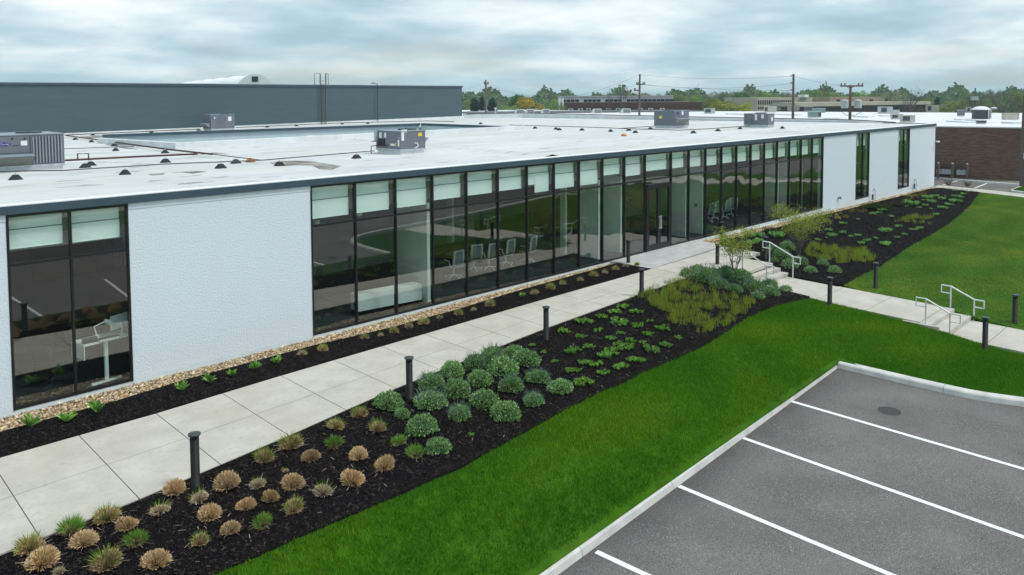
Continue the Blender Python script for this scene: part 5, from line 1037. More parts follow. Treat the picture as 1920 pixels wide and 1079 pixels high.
def mesh_tuft(kind, R=.25, n=950):
    parts = []; side = RNG.uniform(0, 2*PI); sv_ = np.array([math.cos(side), math.sin(side), 0]); lean = RNG.uniform(.0, .18)
    cols = PALE if kind == 'pale' else TAN; m_ = {'tan': n, 'pale': int(n*.6), 'mixed': int(n*.85), 'green': int(n*.4)}[kind]; rs = {'tan': 1, 'pale': .95, 'mixed': .93, 'green': .78}[kind]
    d = hemi(m_, 1.5); hz = {'tan': .95, 'pale': .62, 'mixed': .85, 'green': .7}[kind]; k_ = RNG.uniform(.86, 1.06, m_)
    B_ = d*np.array([1, 1, hz])*(R*rs*k_)[:, None]+rv(m_)*.008; B_[:, 2] *= 1+lean*2*(d@sv_); B_ += sv_*lean*B_[:, 2:3]
    A = B_*np.array([.62, .62, .38]); A[:, 2] = np.maximum(A[:, 2], 0); parts.append(strips(A, B_, .007, .012, pick(cols, m_, .3)))
    k = {'tan': 50, 'pale': 50, 'mixed': 230, 'green': 380}[kind]; d = hemi(k, 1.4)
    if kind == 'mixed': d = unitv(d*.9+sv_*.35*RNG.random((k, 1))); d[:, 2] = np.abs(d[:, 2])
    L_ = R*RNG.uniform(.35, .65, k)*(1.0 if kind != 'tan' else .6); A = d*np.array([.72, .72, .5])*R*RNG.uniform(.6, 1, k)[:, None]; B_ = A+(d+np.array([0, 0, .35]))*L_[:, None]; md = (A+B_)/2; md[:, 2] += .015
    parts.append(strips(A, B_, .009, .002, pick(GRN if kind == 'green' else YG+GRN[:2], k), md))
    k = 34; d = hemi(k, 1.5); A = d*R*.6; B_ = d*R*RNG.uniform(1.1, 1.5, k)[:, None]; B_[:, 2] *= RNG.uniform(0, 1, k); parts.append(strips(A, B_, .006, .004, pick(PALE, k)))
    V, F, c = join(parts); V[:, 2] = np.maximum(V[:, 2], -.02); return fastmesh('ornamental_grass', V, F, M_dry, c)
CAT = [(.24, .41, .14), (.34, .53, .23), (.15, .29, .08), (.47, .65, .34), (.19, .36, .11), (.09, .19, .055)]
def mesh_mound(R=.36, n=2300, hgt=.78, loose=.0):
    d = hemi(n, 1.62); lump = 1+.07*np.sin(d[:, 0]*9+3*d[:, 1])+.06*np.sin(d[:, 1]*11-4*d[:, 2]); r = R*lump*(1-.35*RNG.random(n)**2.2); P_ = d*r[:, None]*np.array([1, 1, hgt]); P_[:, 2] = np.maximum(P_[:, 2], .01)
    dirs = unitv(d*1.0+rv(n)*.55+np.array([0, 0, .35])); L_ = RNG.uniform(.022, .046, n)*(R/.36)**.3; V1, F1, c1 = strips(P_, P_+dirs*L_[:, None], L_*.6, L_*.4, pick(CAT, n, .35))
    k = int(90+loose*160); d = hemi(k, 1.3); A = d*R*.8*np.array([1, 1, hgt]); B_ = d*R*np.array([1, 1, hgt])*RNG.uniform(1.05, 1.16+loose*.25, k)[:, None]+np.c_[np.zeros(k), np.zeros(k), RNG.uniform(.0, .05+loose*.08, k)]
    V2, F2, c2 = strips(A, B_, .012, .006, pick([(.15, .25, .17), (.16, .20, .22), (.18, .27, .18)], k)); V, F, c = join([(V1, F1, c1), (V2, F2, c2)]); return fastmesh('catmint', V, F, M_leaf, c)
PER = [(.17, .36, .055), (.25, .46, .09), (.10, .24, .04), (.33, .54, .14), (.13, .30, .05)]
def mesh_peren(R=.3, nros=11, L0=.11, cols=PER, flat=.45):
    parts = []
    for k in range(nros):
        a = RNG.uniform(0, 2*PI); rr = R*math.sqrt(RNG.random())*.95*(0 if nros == 1 else 1); c_ = np.array([rr*math.cos(a)*1.0, rr*math.sin(a), 0.02]); n = 15 if nros > 1 else 34
        d = unitv(hemi(n, 1.25)+np.array([0, 0, flat])); L_ = L0*RNG.uniform(.7, 1.25, n); A = c_+d*.012; B_ = c_+d*L_[:, None]; B_[:, 2] *= .9; md = (A+B_)/2+np.array([0, 0, .012])
        V, F, c = strips(A, B_, L_*.22, L_*.07, pick(cols, n, .3), md); parts.append((V, F, c))
    V, F, c = join(parts); return fastmesh('perennial', V, F, M_leaf, c)
JUN = [(.045, .075, .028), (.03, .055, .022), (.08, .095, .03), (.06, .08, .025)]
def mesh_jun(R=.7, n=2200, cols=JUN, hgt=.32):
    k = 60; a = RNG.uniform(0, 2*PI, k); A = np.zeros((k, 3)); L_ = R*RNG.uniform(.5, 1.1, k); E_ = np.c_[np.cos(a)*L_, np.sin(a)*L_, RNG.uniform(.08, hgt, k)]; i = RNG.integers(0, k, n); t = RNG.uniform(.15, 1, n)[:, None]; P_ = E_[i]*t+rv(n)*.03
    d = unitv(E_[i]*.8+rv(n)*.45+np.array([0, 0, .25])); l = RNG.uniform(.04, .10, n); P_[:, 2] = np.maximum(P_[:, 2], .01); V, F, c = strips(P_, P_+d*l[:, None], l*.28, l*.12, pick(cols, n, .25)); return fastmesh('juniper', V, F, M_leaf, c)
def protos(f, k): return [f() for _ in range(k)]
TUFT = {k: protos(lambda k=k: mesh_tuft(k), c) for k, c in (('tan', 4), ('pale', 2), ('mixed', 3), ('green', 3))}
MND = protos(lambda: mesh_mound(), 4)+protos(lambda: mesh_mound(loose=.8), 2); MNDs = protos(lambda: mesh_mound(.36, 900), 3)
PRN = protos(lambda: mesh_peren(.3, 13, .15, flat=.7), 5); PRNw = protos(lambda: mesh_peren(.42, 27, .16, flat=.7), 3); PR1 = protos(lambda: mesh_peren(.1, 1, .17, flat=.15), 3); PRNs = protos(lambda: mesh_peren(.3, 14, .19, [(.22, .43, .10), (.30, .52, .19), (.25, .45, .19)], .7), 3)
JN = protos(lambda: mesh_jun(), 2); JNB = [mesh_jun(.5, 700, [(.16, .11, .07), (.10, .07, .05), (.10, .10, .04)], .6)]
LMK = [(p, n) for (p, _), n in zip(BL, bl_short)]
def depth(p): return (p-CAM).dot(fw)
def put(name, me, u, v, wpx, R0, cat, group, rise=.0, sq=1.0):
    q = G(u, v); s = wpx/FPX*depth(q)/2/R0; o = link(name, me, cat=cat, group=group, kind='thing'); q2 = q+Vector((math.sin(YAW), math.cos(YAW), 0))*R0*s*.75
    q2.z = T(q2.x, q2.y)+.05+rise; o.location = q2; o.rotation_euler = (random.uniform(-.10, .10), random.uniform(-.10, .10), random.uniform(0, 6.28)); k_ = random.uniform(.86, 1.1); o.scale = (s*k_, s*(2-k_)*.97, s*sq*random.uniform(.85, 1.15)); return o
def zc(L_, sc_, ox, oy): return [(a/sc_+ox, b/sc_+oy, c/sc_)+tuple(r) for a, b, c, *r in L_]
tl = zc([(120, 1000, 165, 'mixed'), (180, 1075, 190, 'tan'), (345, 900, 150, 'green'), (415, 965, 150, 'tan'), (540, 825, 155, 'mixed'), (660, 862, 118, 'tan'), (700, 955, 140, 'green'), (535, 1085, 175, 'mixed'), (805, 1068, 160, 'tan'), (835, 780, 115, 'pale'), (905, 672, 135, 'tan'), (1045, 716, 115, 'pale'), (1190, 650, 150, 'tan'), (1100, 810, 140, 'tan'), (1050, 948, 110, 'mixed'), (1215, 885, 120, 'tan'), (1295, 755, 112, 'tan'), (1385, 855, 122, 'green'), (1365, 634, 100, 'pale'), (1435, 710, 100, 'tan'), (1550, 645, 140, 'tan'), (1555, 770, 122, 'mixed'), (1395, 500, 122, 'mixed'), (1540, 433, 138, 'mixed'), (1648, 490, 112, 'tan'), (1715, 684, 132, 'pale'), (1775, 420, 100, 'green'), (1782, 318, 105, 'mixed'), (300, 1100, 75, 'pale'), (1520, 545, 40, 'pale')], 2.847, 0, 700)
tl += [(658, 918, 50, 'tan'), (717, 889, 43, 'tan'), (672, 789, 34, 'mixed'), (706, 818, 38, 'mixed'), (669, 871, 38, 'tan'), (747, 843, 34, 'green'), (777, 867, 42, 'green')]
G1 = {}
for u, v, wp, k in tl:
    o = put('ornamental_grass', random.choice(TUFT[k]), u, v, wp, .26, 'grass clump', 'clipped ornamental grasses in the near mulch bed'); G1.setdefault(k, []).append(o)
LKT = {'tan': 'dry tan clipped grass clump', 'pale': 'flat pale straw-coloured grass clump', 'mixed': 'tan grass clump with green shoots', 'green': 'mostly green sprouting grass clump'}
for k, L_ in G1.items(): autolabel(L_, LKT[k], LMK[:4])
sl_ = zc([(440, 1079, 55), (550, 1060, 40), (640, 1040, 65), (740, 1003, 60), (840, 980, 70), (950, 940, 45), (1075, 918, 60), (1180, 885, 42), (1290, 858, 70), (1590, 773, 60), (1700, 740, 65), (1780, 710, 45)], 3.596, 560, 340)+zc([(15, 1015, 45), (130, 980, 70), (220, 945, 48), (355, 920, 50), (455, 888, 60), (540, 864, 50), (620, 838, 55), (695, 814, 50), (780, 803, 40)], 3.996, 1000, 300)+[(565, 671, 18), (603, 663, 20)]
L1, L2, L3 = [], [], []
for i, (u, v, wp) in enumerate(sl_): (L1 if i % 2 else L2).append(put('ornamental_grass', random.choice(TUFT['pale' if i % 2 else 'mixed']), u, v, wp*1.15, .26, 'grass clump', 'small grass clumps in the mulch strip by the glass', sq=1.15))
MK2 = [(BL[4][0], bl_short[4]), (onz(587, 640), 'the long window ribbon left end'), (onz(840, 575), 'the white partition behind the glass'), (onz(1010, 525), 'the five white chairs')]
autolabel(L1, 'small pale brown tuft', MK2); autolabel(L2, 'small tan-green tuft', MK2)
for u, v, wp in ((47, 812, 37), (118, 802, 33), (175, 786, 38), (337, 742, 28), (388, 726, 29), (431, 713, 21), (474, 701, 27), (516, 689, 22), (979, 563, 14)): L3.append(put('perennial', random.choice(PR1), u, v, wp*1.1, .15, 'small plant', 'leafy green plants in the mulch strip by the wall'))
autolabel(L3, 'bright green leafy rosette', [(onz(25, 790), 'the left window left edge'), (onz(250, 735), 'the left window right edge'), (onz(587, 640), 'the window ribbon left end')])
cl = zc([(290, 722, 185), (380, 770, 105), (550, 722, 205), (500, 892, 200), (605, 1007, 172), (740, 786, 143), (900, 706, 190), (1040, 790, 200), (720, 646, 190), (560, 590, 170), (1075, 612, 170), (870, 572, 170), (1020, 502, 190), (700, 505, 165), (840, 460, 160), (960, 420, 160), (1170, 442, 190), (1090, 385, 140), (1245, 556, 155), (1215, 700, 130), (1390, 620, 165)], 3.371, 640, 560)
c2l = zc([(1050, 162, 135), (1180, 192, 175), (1110, 140, 130), (1255, 227, 132), (1355, 252, 112), (1400, 187, 160), (1300, 150, 130), (1485, 242, 130), (1510, 296, 92), (1590, 225, 112), (1600, 272, 112), (1695, 250, 85)], 3.556, 1000, 480)
c3l = zc([(515, 420, 100), (575, 452, 118), (615, 502, 100), (672, 478, 95), (520, 462, 48), (600, 395, 92), (730, 522, 76), (865, 526, 76), (797, 482, 66)], 2.997, 1280, 340)
g1, g2, g3 = [], [], []
for (Lz, gz, pr, gn) in ((cl, g1, MND, 'grey-green mounded plants along the walkway'), (c2l, g2, MND[4:]+MND[:1], 'grey-green bushy plants by the upper steps'), (c3l, g3, MNDs, 'grey-green bushy plants right of the upper steps')):
    for u, v, wp in Lz: gz.append(put('catmint', random.choice(pr), u, v, wp, .37, 'mounded plant', gn, sq=1.12))
autolabel(g1, 'round grey-green mounded plant', LMK[1:3]); autolabel(g2, 'bushy grey-green plant', [(BL[5][0], bl_short[5]), (G(1470, 545), 'the foot of the upper steps')]); autolabel(g3, 'grey-green bush', [(BL[7][0], bl_short[7]), (G(1530, 530), 'the mulch edge by the path'), (G(1500, 478), 'the larger shrub')])
pl_ = zc([(210, 537, 115), (340, 472, 140), (310, 567, 85), (460, 432, 90), (540, 402, 110), (600, 368, 105), (580, 475, 150), (690, 402, 100), (435, 522, 75), (695, 502, 110), (785, 462, 75), (870, 517, 125), (590, 545, 80), (520, 582, 90), (655, 592, 80), (780, 555, 100), (740, 605, 70), (605, 650, 170), (800, 665, 140), (885, 627, 100), (970, 570, 65), (380, 642, 110), (265, 672, 140), (500, 702, 170), (340, 752, 110), (425, 762, 120), (470, 815, 95), (580, 782, 120), (690, 735, 130), (260, 807, 120), (335, 892, 160), (145, 725, 50), (70, 655, 42)], 3.556, 1000, 480)+zc([(1280, 360, 45), (1350, 420, 48), (1205, 318, 55)], 3.371, 640, 560)+[(883, 823, 15)]
g4 = [put('perennial', random.choice(PRNw if wp > 34 else PRN), u, v, wp, .45 if wp > 34 else .34, 'leafy plant', 'bright green leafy plants in the near mulch bed', sq=.9) for u, v, wp in pl_]
autolabel(g4, 'low bright green leafy clump', [(BL[2][0], bl_short[2]), (BL[3][0], bl_short[3]), (G(1078, 720), 'the lawn edge below the leafy patch'), (G(1230, 600), 'the yellow-green grass patch corner'), (G(1150, 640), 'the leafy patch centre'), (G(883, 823), 'the bare mulch below the mounds')])
pr_ = zc([(400, 368, 70), (440, 322, 70), (545, 328, 90), (395, 328, 80), (435, 348, 60), (850, 320, 60), (910, 302, 40), (950, 322, 30), (995, 318, 40), (1045, 347, 40), (1010, 360, 40), (1090, 330, 25), (1155, 297, 70), (1150, 372, 72), (1215, 327, 30), (1255, 310, 30), (1310, 287, 45), (1340, 277, 40), (1220, 267, 40), (990, 222, 20), (1080, 197, 45), (1110, 187, 30), (1135, 177, 50), (1180, 207, 30), (765, 342, 35), (810, 327, 20), (905, 250, 40), (828, 288, 40), (1435, 197, 36)], 2.997, 1280, 340)
pr_ += zc([(1240, 797, 82), (1290, 767, 72), (1350, 742, 100), (1370, 705, 85), (1410, 672, 48), (1335, 640, 42), (1175, 692, 60), (1110, 707, 80), (1235, 717, 72), (1060, 722, 32), (990, 767, 120), (1030, 790, 42), (1090, 772, 60), (1130, 797, 32), (1145, 747, 92), (920, 775, 30), (1440, 650, 22), (1245, 680, 22), (505, 885, 22)], 4.571, 1500, 220)
g5 = [put('perennial', random.choice(PRNs), u, v, wp*1.15, .36, 'leafy plant', 'low green plants in the right mulch bed', sq=.95) for u, v, wp in pr_]
MK3 = [(BL[7][0], bl_short[7]), (G(1500, 478), 'the larger shrub'), (G(1640, 378), 'the left garden hook'), (G(1717, 360), 'the right garden hook'), (G(1600, 510), 'the mulch edge by the path'), (G(1680, 482), 'the near lawn edge of the right bed'), (G(1780, 420), 'the middle lawn edge of the right bed'), (G(1838, 362), 'the far tip of the right bed'), (G(1710, 410), 'the middle of the right bed'), (G(1650, 440), 'the bare mulch right of the larger shrub'), (G(1750, 385), 'the far half of the right bed')]
autolabel(g5, 'low grey-green leafy clump', MK3)
tr_ = zc([(940, 687, 50), (995, 692, 50), (400, 872, 50), (330, 882, 60), (240, 912, 80), (320, 852, 40), (270, 862, 30), (355, 837, 30), (160, 905, 45), (190, 880, 40)], 4.571, 1500, 220)
g6 = [put('ornamental_grass', random.choice(TUFT['mixed']), u, v, wp, .27, 'grass clump', 'tan grass clumps in the right mulch bed') for u, v, wp in tr_]; autolabel(g6, 'tan and olive grass clump by the rock strip', MK3[1:4])
jl = [(1662, 399, 58), (1640, 396, 46), (1690, 389, 34), (1706, 384, 22), (1446, 437, 30), (1462, 441, 26)]; g7 = [put('juniper', random.choice(JN), u, v, wp, .7, 'spreading shrub', 'dark spreading shrubs by the rock strip', sq=.9) for u, v, wp in jl]; autolabel(g7, 'dark olive spreading shrub', MK3[1:4])
for i, (u, v, wp) in enumerate(((1783, 350, 22), (1818, 352, 20))): o = put('shrub', JNB[0], u, v, wp, .5, 'shrub', 'small brown shrubs at the far bed end'); o['label'] = 'small brown twiggy shrub by the far car park, '+['left', 'right'][i]+' of the two'
# patches of ornamental grass one could not count
def patch(poly, dens, n_per, h, cols, wd=.014, zo=.04):
    P = scatter(poly, int(area(poly)*dens)); f = np.sin(P[:, 0]*2.3+1.7*np.sin(P[:, 1]*2.1))*np.sin(P[:, 1]*2.9+P[:, 0])+.6*np.sin(P[:, 0]*7+P[:, 1]*3)*np.sin(P[:, 1]*6.3-P[:, 0]*2); P = P[(f > -.25) | (RNG.random(len(P)) < .12)]
    V, F, c = blades(P, Tn(P)+zo, n_per, h, wd, .45, cols, .05); link('ornamental_grass_patch', fastmesh('ornamental_grass_patch', V, F, M_grass, c), kind='stuff')
YGP = [(.30, .46, .03), (.40, .54, .05), (.22, .38, .025), (.36, .34, .08), (.26, .13, .06), (.32, .50, .03), (.30, .19, .08), (.16, .30, .03)]
zp = lambda L_, s_, ox, oy: px(*[(a/s_+ox, b/s_+oy) for a, b in L_])
patch(zp([(640, 295), (720, 250), (830, 205), (950, 165), (1100, 200), (1200, 240), (1310, 285), (1490, 305), (1470, 350), (1390, 400), (1290, 470), (1130, 535), (1020, 500), (900, 440), (880, 380), (760, 330)], 3.556, 1000, 480), 46, 15, .215, YGP)
patch(zp([(720, 360), (800, 350), (900, 395), (1000, 380), (1090, 440), (1060, 470), (960, 455), (900, 475), (840, 465), (740, 440), (690, 420)], 2.997, 1280, 340), 40, 13, .26, YGP)
patch(zp([(1190, 235), (1290, 198), (1420, 205), (1400, 217), (1320, 222), (1290, 236), (1210, 240)], 2.997, 1280, 340), 22, 13, .24, YGP); patch(zp([(1300, 230), (1345, 235), (1400, 245), (1375, 258), (1300, 245)], 2.997, 1280, 340), 20, 12, .24, YGP)
BRP = [(.20, .15, .05), (.24, .20, .05), (.16, .12, .05), (.14, .13, .035)]
patch(zp([(950, 680), (1050, 650), (1170, 650), (1120, 680), (960, 695)], 4.571, 1500, 220), 16, 12, .22, BRP); patch(zp([(380, 810), (500, 800), (580, 812), (540, 835), (400, 840)], 4.571, 1500, 220), 18, 12, .22, BRP); patch(zp([(840, 735), (960, 700), (990, 720), (880, 755)], 4.571, 1500, 220), 16, 12, .24, YGP)
# the two multi-stemmed shrubs
def serviceberry(u, v, hgt, wd, label, nst=8, seed=3, dens=1.0):
    rr = random.Random(seed); q = G(u, v); r = empty('shrub', (q.x, q.y, q.z+.03), label, 'shrub'); m = MB(); tips = []
    for k in range(nst):
        a = 2*PI*k/nst+rr.uniform(-.4, .4); p = Vector((.06*math.cos(a), .06*math.sin(a), 0)); pts = [p.copy()]; s_ = rr.uniform(.55, 1)
        for j in range(1, 6):
            t = j/5; pts.append(Vector((math.cos(a)*wd*.42*s_*t**1.4+rr.uniform(-.04, .04), math.sin(a)*wd*.42*s_*t**1.4+rr.uniform(-.04, .04), hgt*rr.uniform(.72, .95)*t)))
        m.tube(pts, .018, 6, .006); tips += [(pts[-1], 1), (pts[-2], .8)]
        for j in (2, 3, 4, 5):
            for _ in range(3):
                b = rr.uniform(0, 2*PI); l = rr.uniform(.2, .42)*wd*.5; e = pts[j]+Vector((math.cos(b)*l, math.sin(b)*l, rr.uniform(-.02, .22)*hgt*.6)); mid = pts[j].lerp(e, .5)+Vector((0, 0, .04)); m.tube([pts[j], mid, e], .007, 4, .002)
                if j >= 3 or rr.random() < .25: tips += [(e, .8), (mid, .5)]
    m.build('stem', M_gtrunk, r); parts = []; n = int(34*dens)
    for p, s_ in tips:
        if p.z < hgt*.42: continue
        k = int(n*s_*.8); c_ = np.array(p); P_ = c_+rv(k)*np.array([.095, .095, .055])*wd*.5; d = unitv(rv(k)+np.array([0, 0, -.1])); l = RNG.uniform(.035, .06, k); parts.append(strips(P_, P_+d*l[:, None], l*.3, l*.55, pick([(.28, .44, .045), (.38, .54, .07), (.20, .34, .035), (.42, .46, .08), (.40, .26, .07)], k)))
    V, F, c = join(parts); link('foliage', fastmesh('foliage', V, F, M_leaf, c), r); return r
serviceberry(1378, 527, 2.0, 1.9, 'small airy shrub with yellow-green leaves and bare grey stems left of the upper steps', 8, 3)
serviceberry(1497, 482, 2.25, 2.8, 'larger airy yellow-green shrub with many stems in the right mulch bed', 11, 8, 1.1)
# indoor plants
for i, (u, v, H_) in enumerate(((1140, 441, 2.1), (1298, 421, 2.2))):
    q = onz(u, v, .02); r = empty('indoor_plant', (q.x, q.y-.8, .012), 'tall leafy green plant in a pot behind the glass, '+['left', 'right'][i]+' of the entrance doors', 'potted plant'); m = MB(); m.lathe([(.14, 0), (.19, .4), (.17, .4)], 14); m.build('pot', M_black, r); m = MB(); m.tube([(0, 0, .38), (.03, .02, 1.0), (0, 0, H_-.3)], .025, 6); m.build('trunk', M_bark, r)
    k = 420; P_ = rv(k)*np.array([.26, .26, .42])+np.array([0, 0, H_*.66]); d = unitv(rv(k)); l = RNG.uniform(.08, .16, k); V, F, c = strips(P_, P_+d*l[:, None], l*.4, l*.2, pick([(.05, .16, .03), (.09, .24, .04), (.04, .12, .025)], k)); link('foliage', fastmesh('foliage', V, F, M_leaf, c), r)

# ============================================================ TREES
def mesh_tree(cols, n=2600, sparse=0., ncl=16, lsz=.34, seed=1, pine=False, hf=.26):
    """10 m tall, 8 m wide; returns (trunk mesh, crown mesh)"""
    rr = random.Random(seed); m = MB(); ctr = []
    m.tube([(0, 0, -.6), (.1, 0, 2.2), (.0, .1, 4.8), (.1, 0, 7.6 if not pine else 9.4)], .24, 8, .05)
    for k in range(ncl):
        if pine:
            z = 1.6+7.6*k/ncl; a = k*2.4+rr.random(); R_ = 3.3*(1-(z-1.2)/9.6)+.3; c = Vector((R_*math.cos(a)*rr.uniform(.5, .95), R_*math.sin(a)*rr.uniform(.5, .95), z+rr.uniform(0, .5)))
        else:
            z = rr.uniform(3.0, 8.9); R_ = 3.5*math.sqrt(max(.05, 1-((z-5.4)/4.3)**2)); a = k*2.4+rr.uniform(-.5, .5); R_ *= rr.uniform(.45, 1); c = Vector((R_*math.cos(a), R_*math.sin(a), z))
        ctr.append((c, rr.uniform(.9, 1.5)*(1 if not pine else .75), rr.uniform(.82, 1.16))); s = Vector((0, 0, max(1.4, c.z*.62-.6))); mid = s.lerp(c, .55)+Vector((0, 0, .3)); m.tube([s, mid, c], .09, 5, .02)
        for _ in range(4+int(sparse*8)):
            e = c+Vector((rr.gauss(0, 1), rr.gauss(0, 1), rr.gauss(.3, .7)))*1.1; m.tube([mid.lerp(c, rr.random()), e], .03, 3, .008, caps=False)
            if sparse:
                for _ in range(3): m.tube([c.lerp(e, rr.uniform(.3, 1)), e+Vector((rr.gauss(0, .5), rr.gauss(0, .5), rr.gauss(.2, .4)))], .016, 3, .005, caps=False)
    parts = []; tot = sum(s**2 for _, s, _ in ctr)
    for c, s, sh in ctr:
        k = max(8, int(n*s*s/tot)); d = unitv(rv(k)); P_ = np.array(c)+d*(s*RNG.uniform(.25, 1.08, k)**.6)[:, None]*np.array([1, 1, .72 if not pine else .35]); l = RNG.uniform(.6, 1.25, k)*lsz; dd = unitv(rv(k)+d*.5)
        parts.append(strips(P_, P_+dd*l[:, None], l*.55, l*.35, pick(cols, k, .22)*sh))
    V, F, c = join(parts); return m.mesh('trunk', M_gtrunk if sparse else M_bark), fastmesh('crown', V, F, M_leaf, c)
KT = {'green': dict(cols=[(.20, .34, .08), (.26, .41, .11), (.15, .27, .06)], n=3600, lsz=.28), 'light': dict(cols=[(.23, .33, .07), (.28, .38, .09), (.17, .26, .06)], n=2400, lsz=.28, sparse=.2), 'dark': dict(cols=[(.05, .16, .035), (.07, .20, .045), (.035, .11, .03)], n=3600), 'yellow': dict(cols=[(.50, .38, .03), (.58, .45, .04), (.40, .29, .02), (.32, .28, .04)], n=3200), 'olive': dict(cols=[(.27, .31, .08), (.34, .37, .11), (.20, .25, .07)], n=3200, sparse=.1),
      'grey': dict(cols=[(.25, .30, .17), (.31, .35, .21), (.19, .24, .14)], n=2300, sparse=.6, lsz=.24), 'bare': dict(cols=[(.13, .12, .09), (.10, .10, .07)], n=160, sparse=1.0, lsz=.2), 'pine': dict(cols=[(.025, .065, .055), (.04, .085, .07), (.018, .048, .042)], n=4200, pine=True, ncl=34, lsz=.36), 'ylgreen': dict(cols=[(.36, .39, .06), (.43, .46, .08), (.27, .31, .05)], n=3400)}
KN = {'green': 'mid green', 'light': 'loose light green', 'dark': 'dense dark green', 'yellow': 'bright golden-yellow', 'olive': 'olive-green', 'grey': 'thin grey-green', 'bare': 'nearly bare grey', 'pine': 'blue-black evergreen', 'ylgreen': 'rounded yellow-green'}
TP = {}
def tree(kind, u, vt, wpx, D, vb=None):
    if kind not in TP: TP[kind] = [mesh_tree(seed=s*7+3, **KT[kind]) for s in range(2)]
    tk, cr = TP[kind][len(trees) % 2]; p = far(u, 190, D); zt = ztop(vt, D); H_ = zt+1.4; W_ = wpx/FPX*D
    r = empty('tree', (p.x, p.y, -1.4), 'x', 'tree', 'trees on the skyline', rz=random.uniform(0, 6)); a = link('trunk', tk, r); b = link('crown', cr, r); r.scale = (W_/7.2, W_/7.2, H_/10); trees.append((r, kind, u)); return r
trees = []
TL = []
for L_, s_, ox in (([('olive', 105, 410, 170, 230), ('pine', 240, 415, 190, 150), ('pine', 345, 392, 170, 155), ('pine', 500, 415, 200, 150), ('grey', 650, 400, 220, 250), ('light', 700, 490, 260, 160), ('dark', 880, 362, 230, 190), ('yellow', 1130, 355, 350, 185), ('green', 1400, 438, 220, 300), ('light', 1440, 488, 280, 165), ('light', 1590, 530, 160, 160), ('olive', 150, 600, 150, 145), ('light', 800, 520, 160, 158)], 8, 860),
        ([('bare', 490, 255, 70, 160), ('bare', 705, 205, 120, 160), ('grey', 1010, 338, 150, 240), ('grey', 870, 370, 90, 240), ('grey', 1285, 358, 170, 320), ('olive', 1570, 338, 300, 235), ('green', 1700, 390, 220, 250), ('grey', 1790, 338, 260, 330), ('green', 1860, 360, 200, 320)], 8, 1080),
        ([('grey', 60, 340, 220, 330), ('olive', 170, 455, 170, 215), ('grey', 400, 285, 320, 300), ('green', 560, 330, 300, 310), ('grey', 660, 268, 300, 300), ('dark', 810, 318, 300, 290), ('olive', 350, 385, 300, 225), ('ylgreen', 600, 448, 440, 190), ('ylgreen', 760, 500, 240, 192), ('green', 1030, 308, 260, 320), ('green', 1130, 370, 220, 310), ('light', 1270, 358, 150, 330), ('green', 920, 400, 200, 290), ('grey', 1400, 338, 170, 330), ('grey', 1550, 325, 230, 320), ('green', 1700, 292, 200, 330), ('green', 1860, 328, 220, 330)], 8, 1300),
        ([('green', 40, 370, 180, 320), ('green', 160, 358, 220, 320), ('light', 300, 370, 180, 330), ('green', 400, 385, 200, 330), ('green', 520, 358, 240, 320), ('light', 620, 390, 200, 320), ('green', 720, 355, 240, 320), ('green', 850, 362, 240, 330), ('green', 980, 378, 240, 320), ('light', 1080, 420, 160, 320), ('green', 1190, 420, 150, 310), ('grey', 1390, 288, 330, 225), ('bare', 1640, 325, 330, 215), ('grey', 1700, 470, 200, 240), ('olive', 1850, 475, 230, 230)], 8.727, 1520),
        ([('pine', 495, 488, 140, 280), ('green', 400, 520, 160, 300), ('olive', 660, 555, 200, 235), ('olive', 800, 520, 360, 250), ('green', 950, 545, 220, 260), ('grey', 1040, 388, 190, 235), ('grey', 1210, 396, 200, 235), ('grey', 1430, 340, 220, 240), ('green', 1350, 470, 240, 260), ('green', 1570, 425, 300, 250), ('bare', 1520, 350, 260, 200), ('bare', 1720, 420, 230, 195), ('olive', 1480, 570, 260, 230), ('green', 1700, 480, 260, 260), ('olive', 1890, 350, 200, 225), ('green', 1800, 440, 240, 250), ('olive', 1100, 560, 260, 240)], 8.727, 1700)):
    for k, a, b, c, D in L_: tree(k, a/s_+ox, b/s_+130, c/s_*1.3, D)
ulm = [(911, 'the evergreen-side pole'), (985, 'the golden-yellow tree'), (1060, 'the long building left end'), (1140, 'the red roofline'), (1198, 'the leaning pole'), (1265, 'the tall far unit'), (1335, 'the gap above the brown wall'), (1375, 'the rounded yellow-green trees'), (1425, 'the beige office left end'), (1487, 'the tall plain pole'), (1545, 'the beige office middle'), (1594, 'the transformer pole'), (1650, 'the tan wing'), (1695, 'the big grey tree'), (1750, 'the tan box unit'), (1800, 'the slim grey unit'), (1840, 'the distant transformer'), (1865, 'the street lamp'), (1915, 'the right edge pole')]
B_ = {}
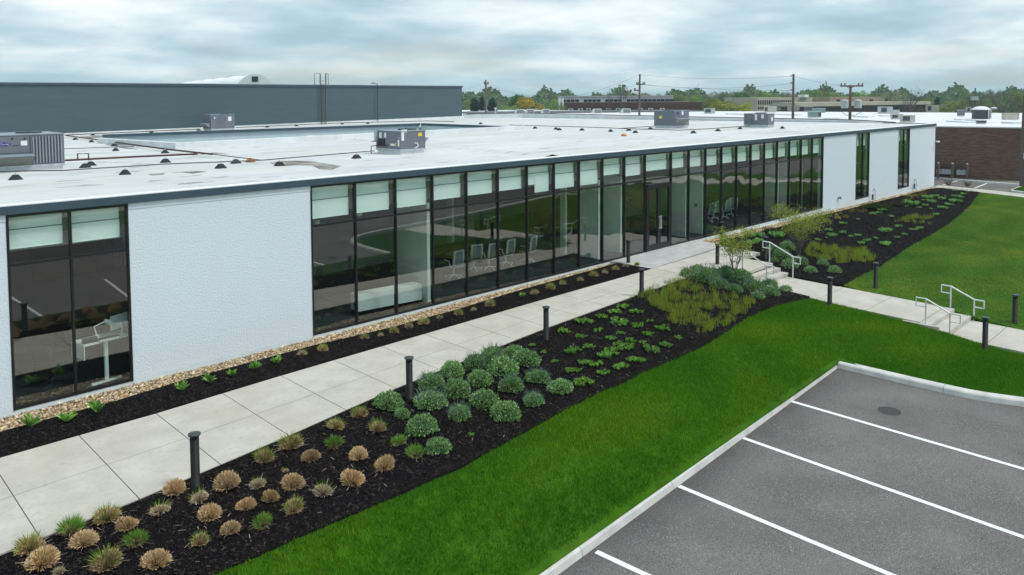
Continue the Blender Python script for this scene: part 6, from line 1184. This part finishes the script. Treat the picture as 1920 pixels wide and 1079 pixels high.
for r, k, u in trees:
    j = min(range(len(ulm)), key=lambda i: abs(ulm[i][0]-u)); B_.setdefault((k, j), []).append((abs(ulm[j][0]-u), r))
for (k, j), L_ in B_.items():
    L_.sort(key=lambda t: t[0])
    for i, (_, r) in enumerate(L_): r['label'] = f"{KN[k]} tree, {ORD[i]} to {ulm[j][1]}"
# far-off wood as one mass, and the hills on the horizon
k = 26000; uu = RNG.uniform(840, 2100, k); D_ = RNG.uniform(420, 900, k); hh = 10+3*np.sin(uu*.05)+2*np.sin(uu*.13+1); zz = -1.5+hh*RNG.random(k)**.7; dr = np.array([tuple(ray(u, 190)) for u in uu]); P_ = np.array(CAM)+dr*D_[:, None]; P_[:, 2] = zz
d = unitv(rv(k)); l = RNG.uniform(1.0, 2.4, k); V, F, c = strips(P_, P_+d*l[:, None], l*.8, l*.6, pick([(.10, .17, .06), (.14, .21, .08), (.08, .14, .05)], k)); link('far_wood', fastmesh('far_wood', V, F, M_leaf, c), kind='stuff')
m = MB(); n = 160
for i in range(n+1):
    u = 500+1700*i/n; D = 9500; d_ = ray(u, 180); p = CAM+d_*D; h_ = 44+9*math.sin(i*.09+1)+4*math.sin(i*.31)+2*math.sin(i*.9); p2 = CAM+d_*(D+2600); m.v += [(p.x, p.y, -1.6), ((p.x+p2.x)/2, (p.y+p2.y)/2, h_), (p2.x, p2.y, -1.6)]
for i in range(n): a = i*3; m.f += [(a, a+3, a+4, a+1), (a+1, a+4, a+5, a+2)]
m.build('hills', pm('far_hill_woods', (.06, .09, .05), (.045, .07, .04), .002, .95), kind='structure')

# ============================================================ HAZE
m = MB(); m.box(-14000, -3000, -2.75, 14500, 14500, 66)
hz_ = bpy.data.materials.new('haze'); hz_.use_nodes = True; t_ = hz_.node_tree; t_.nodes.clear(); o_ = t_.nodes.new('ShaderNodeOutputMaterial'); v_ = t_.nodes.new('ShaderNodeVolumePrincipled')
v_.inputs['Color'].default_value = (.70, .86, .96, 1); v_.inputs['Density'].default_value = .00024; t_.links.new(v_.outputs[0], o_.inputs['Volume'])
hb_ = m.build('haze', hz_, kind='stuff'); S.cycles.volume_bounces = 1
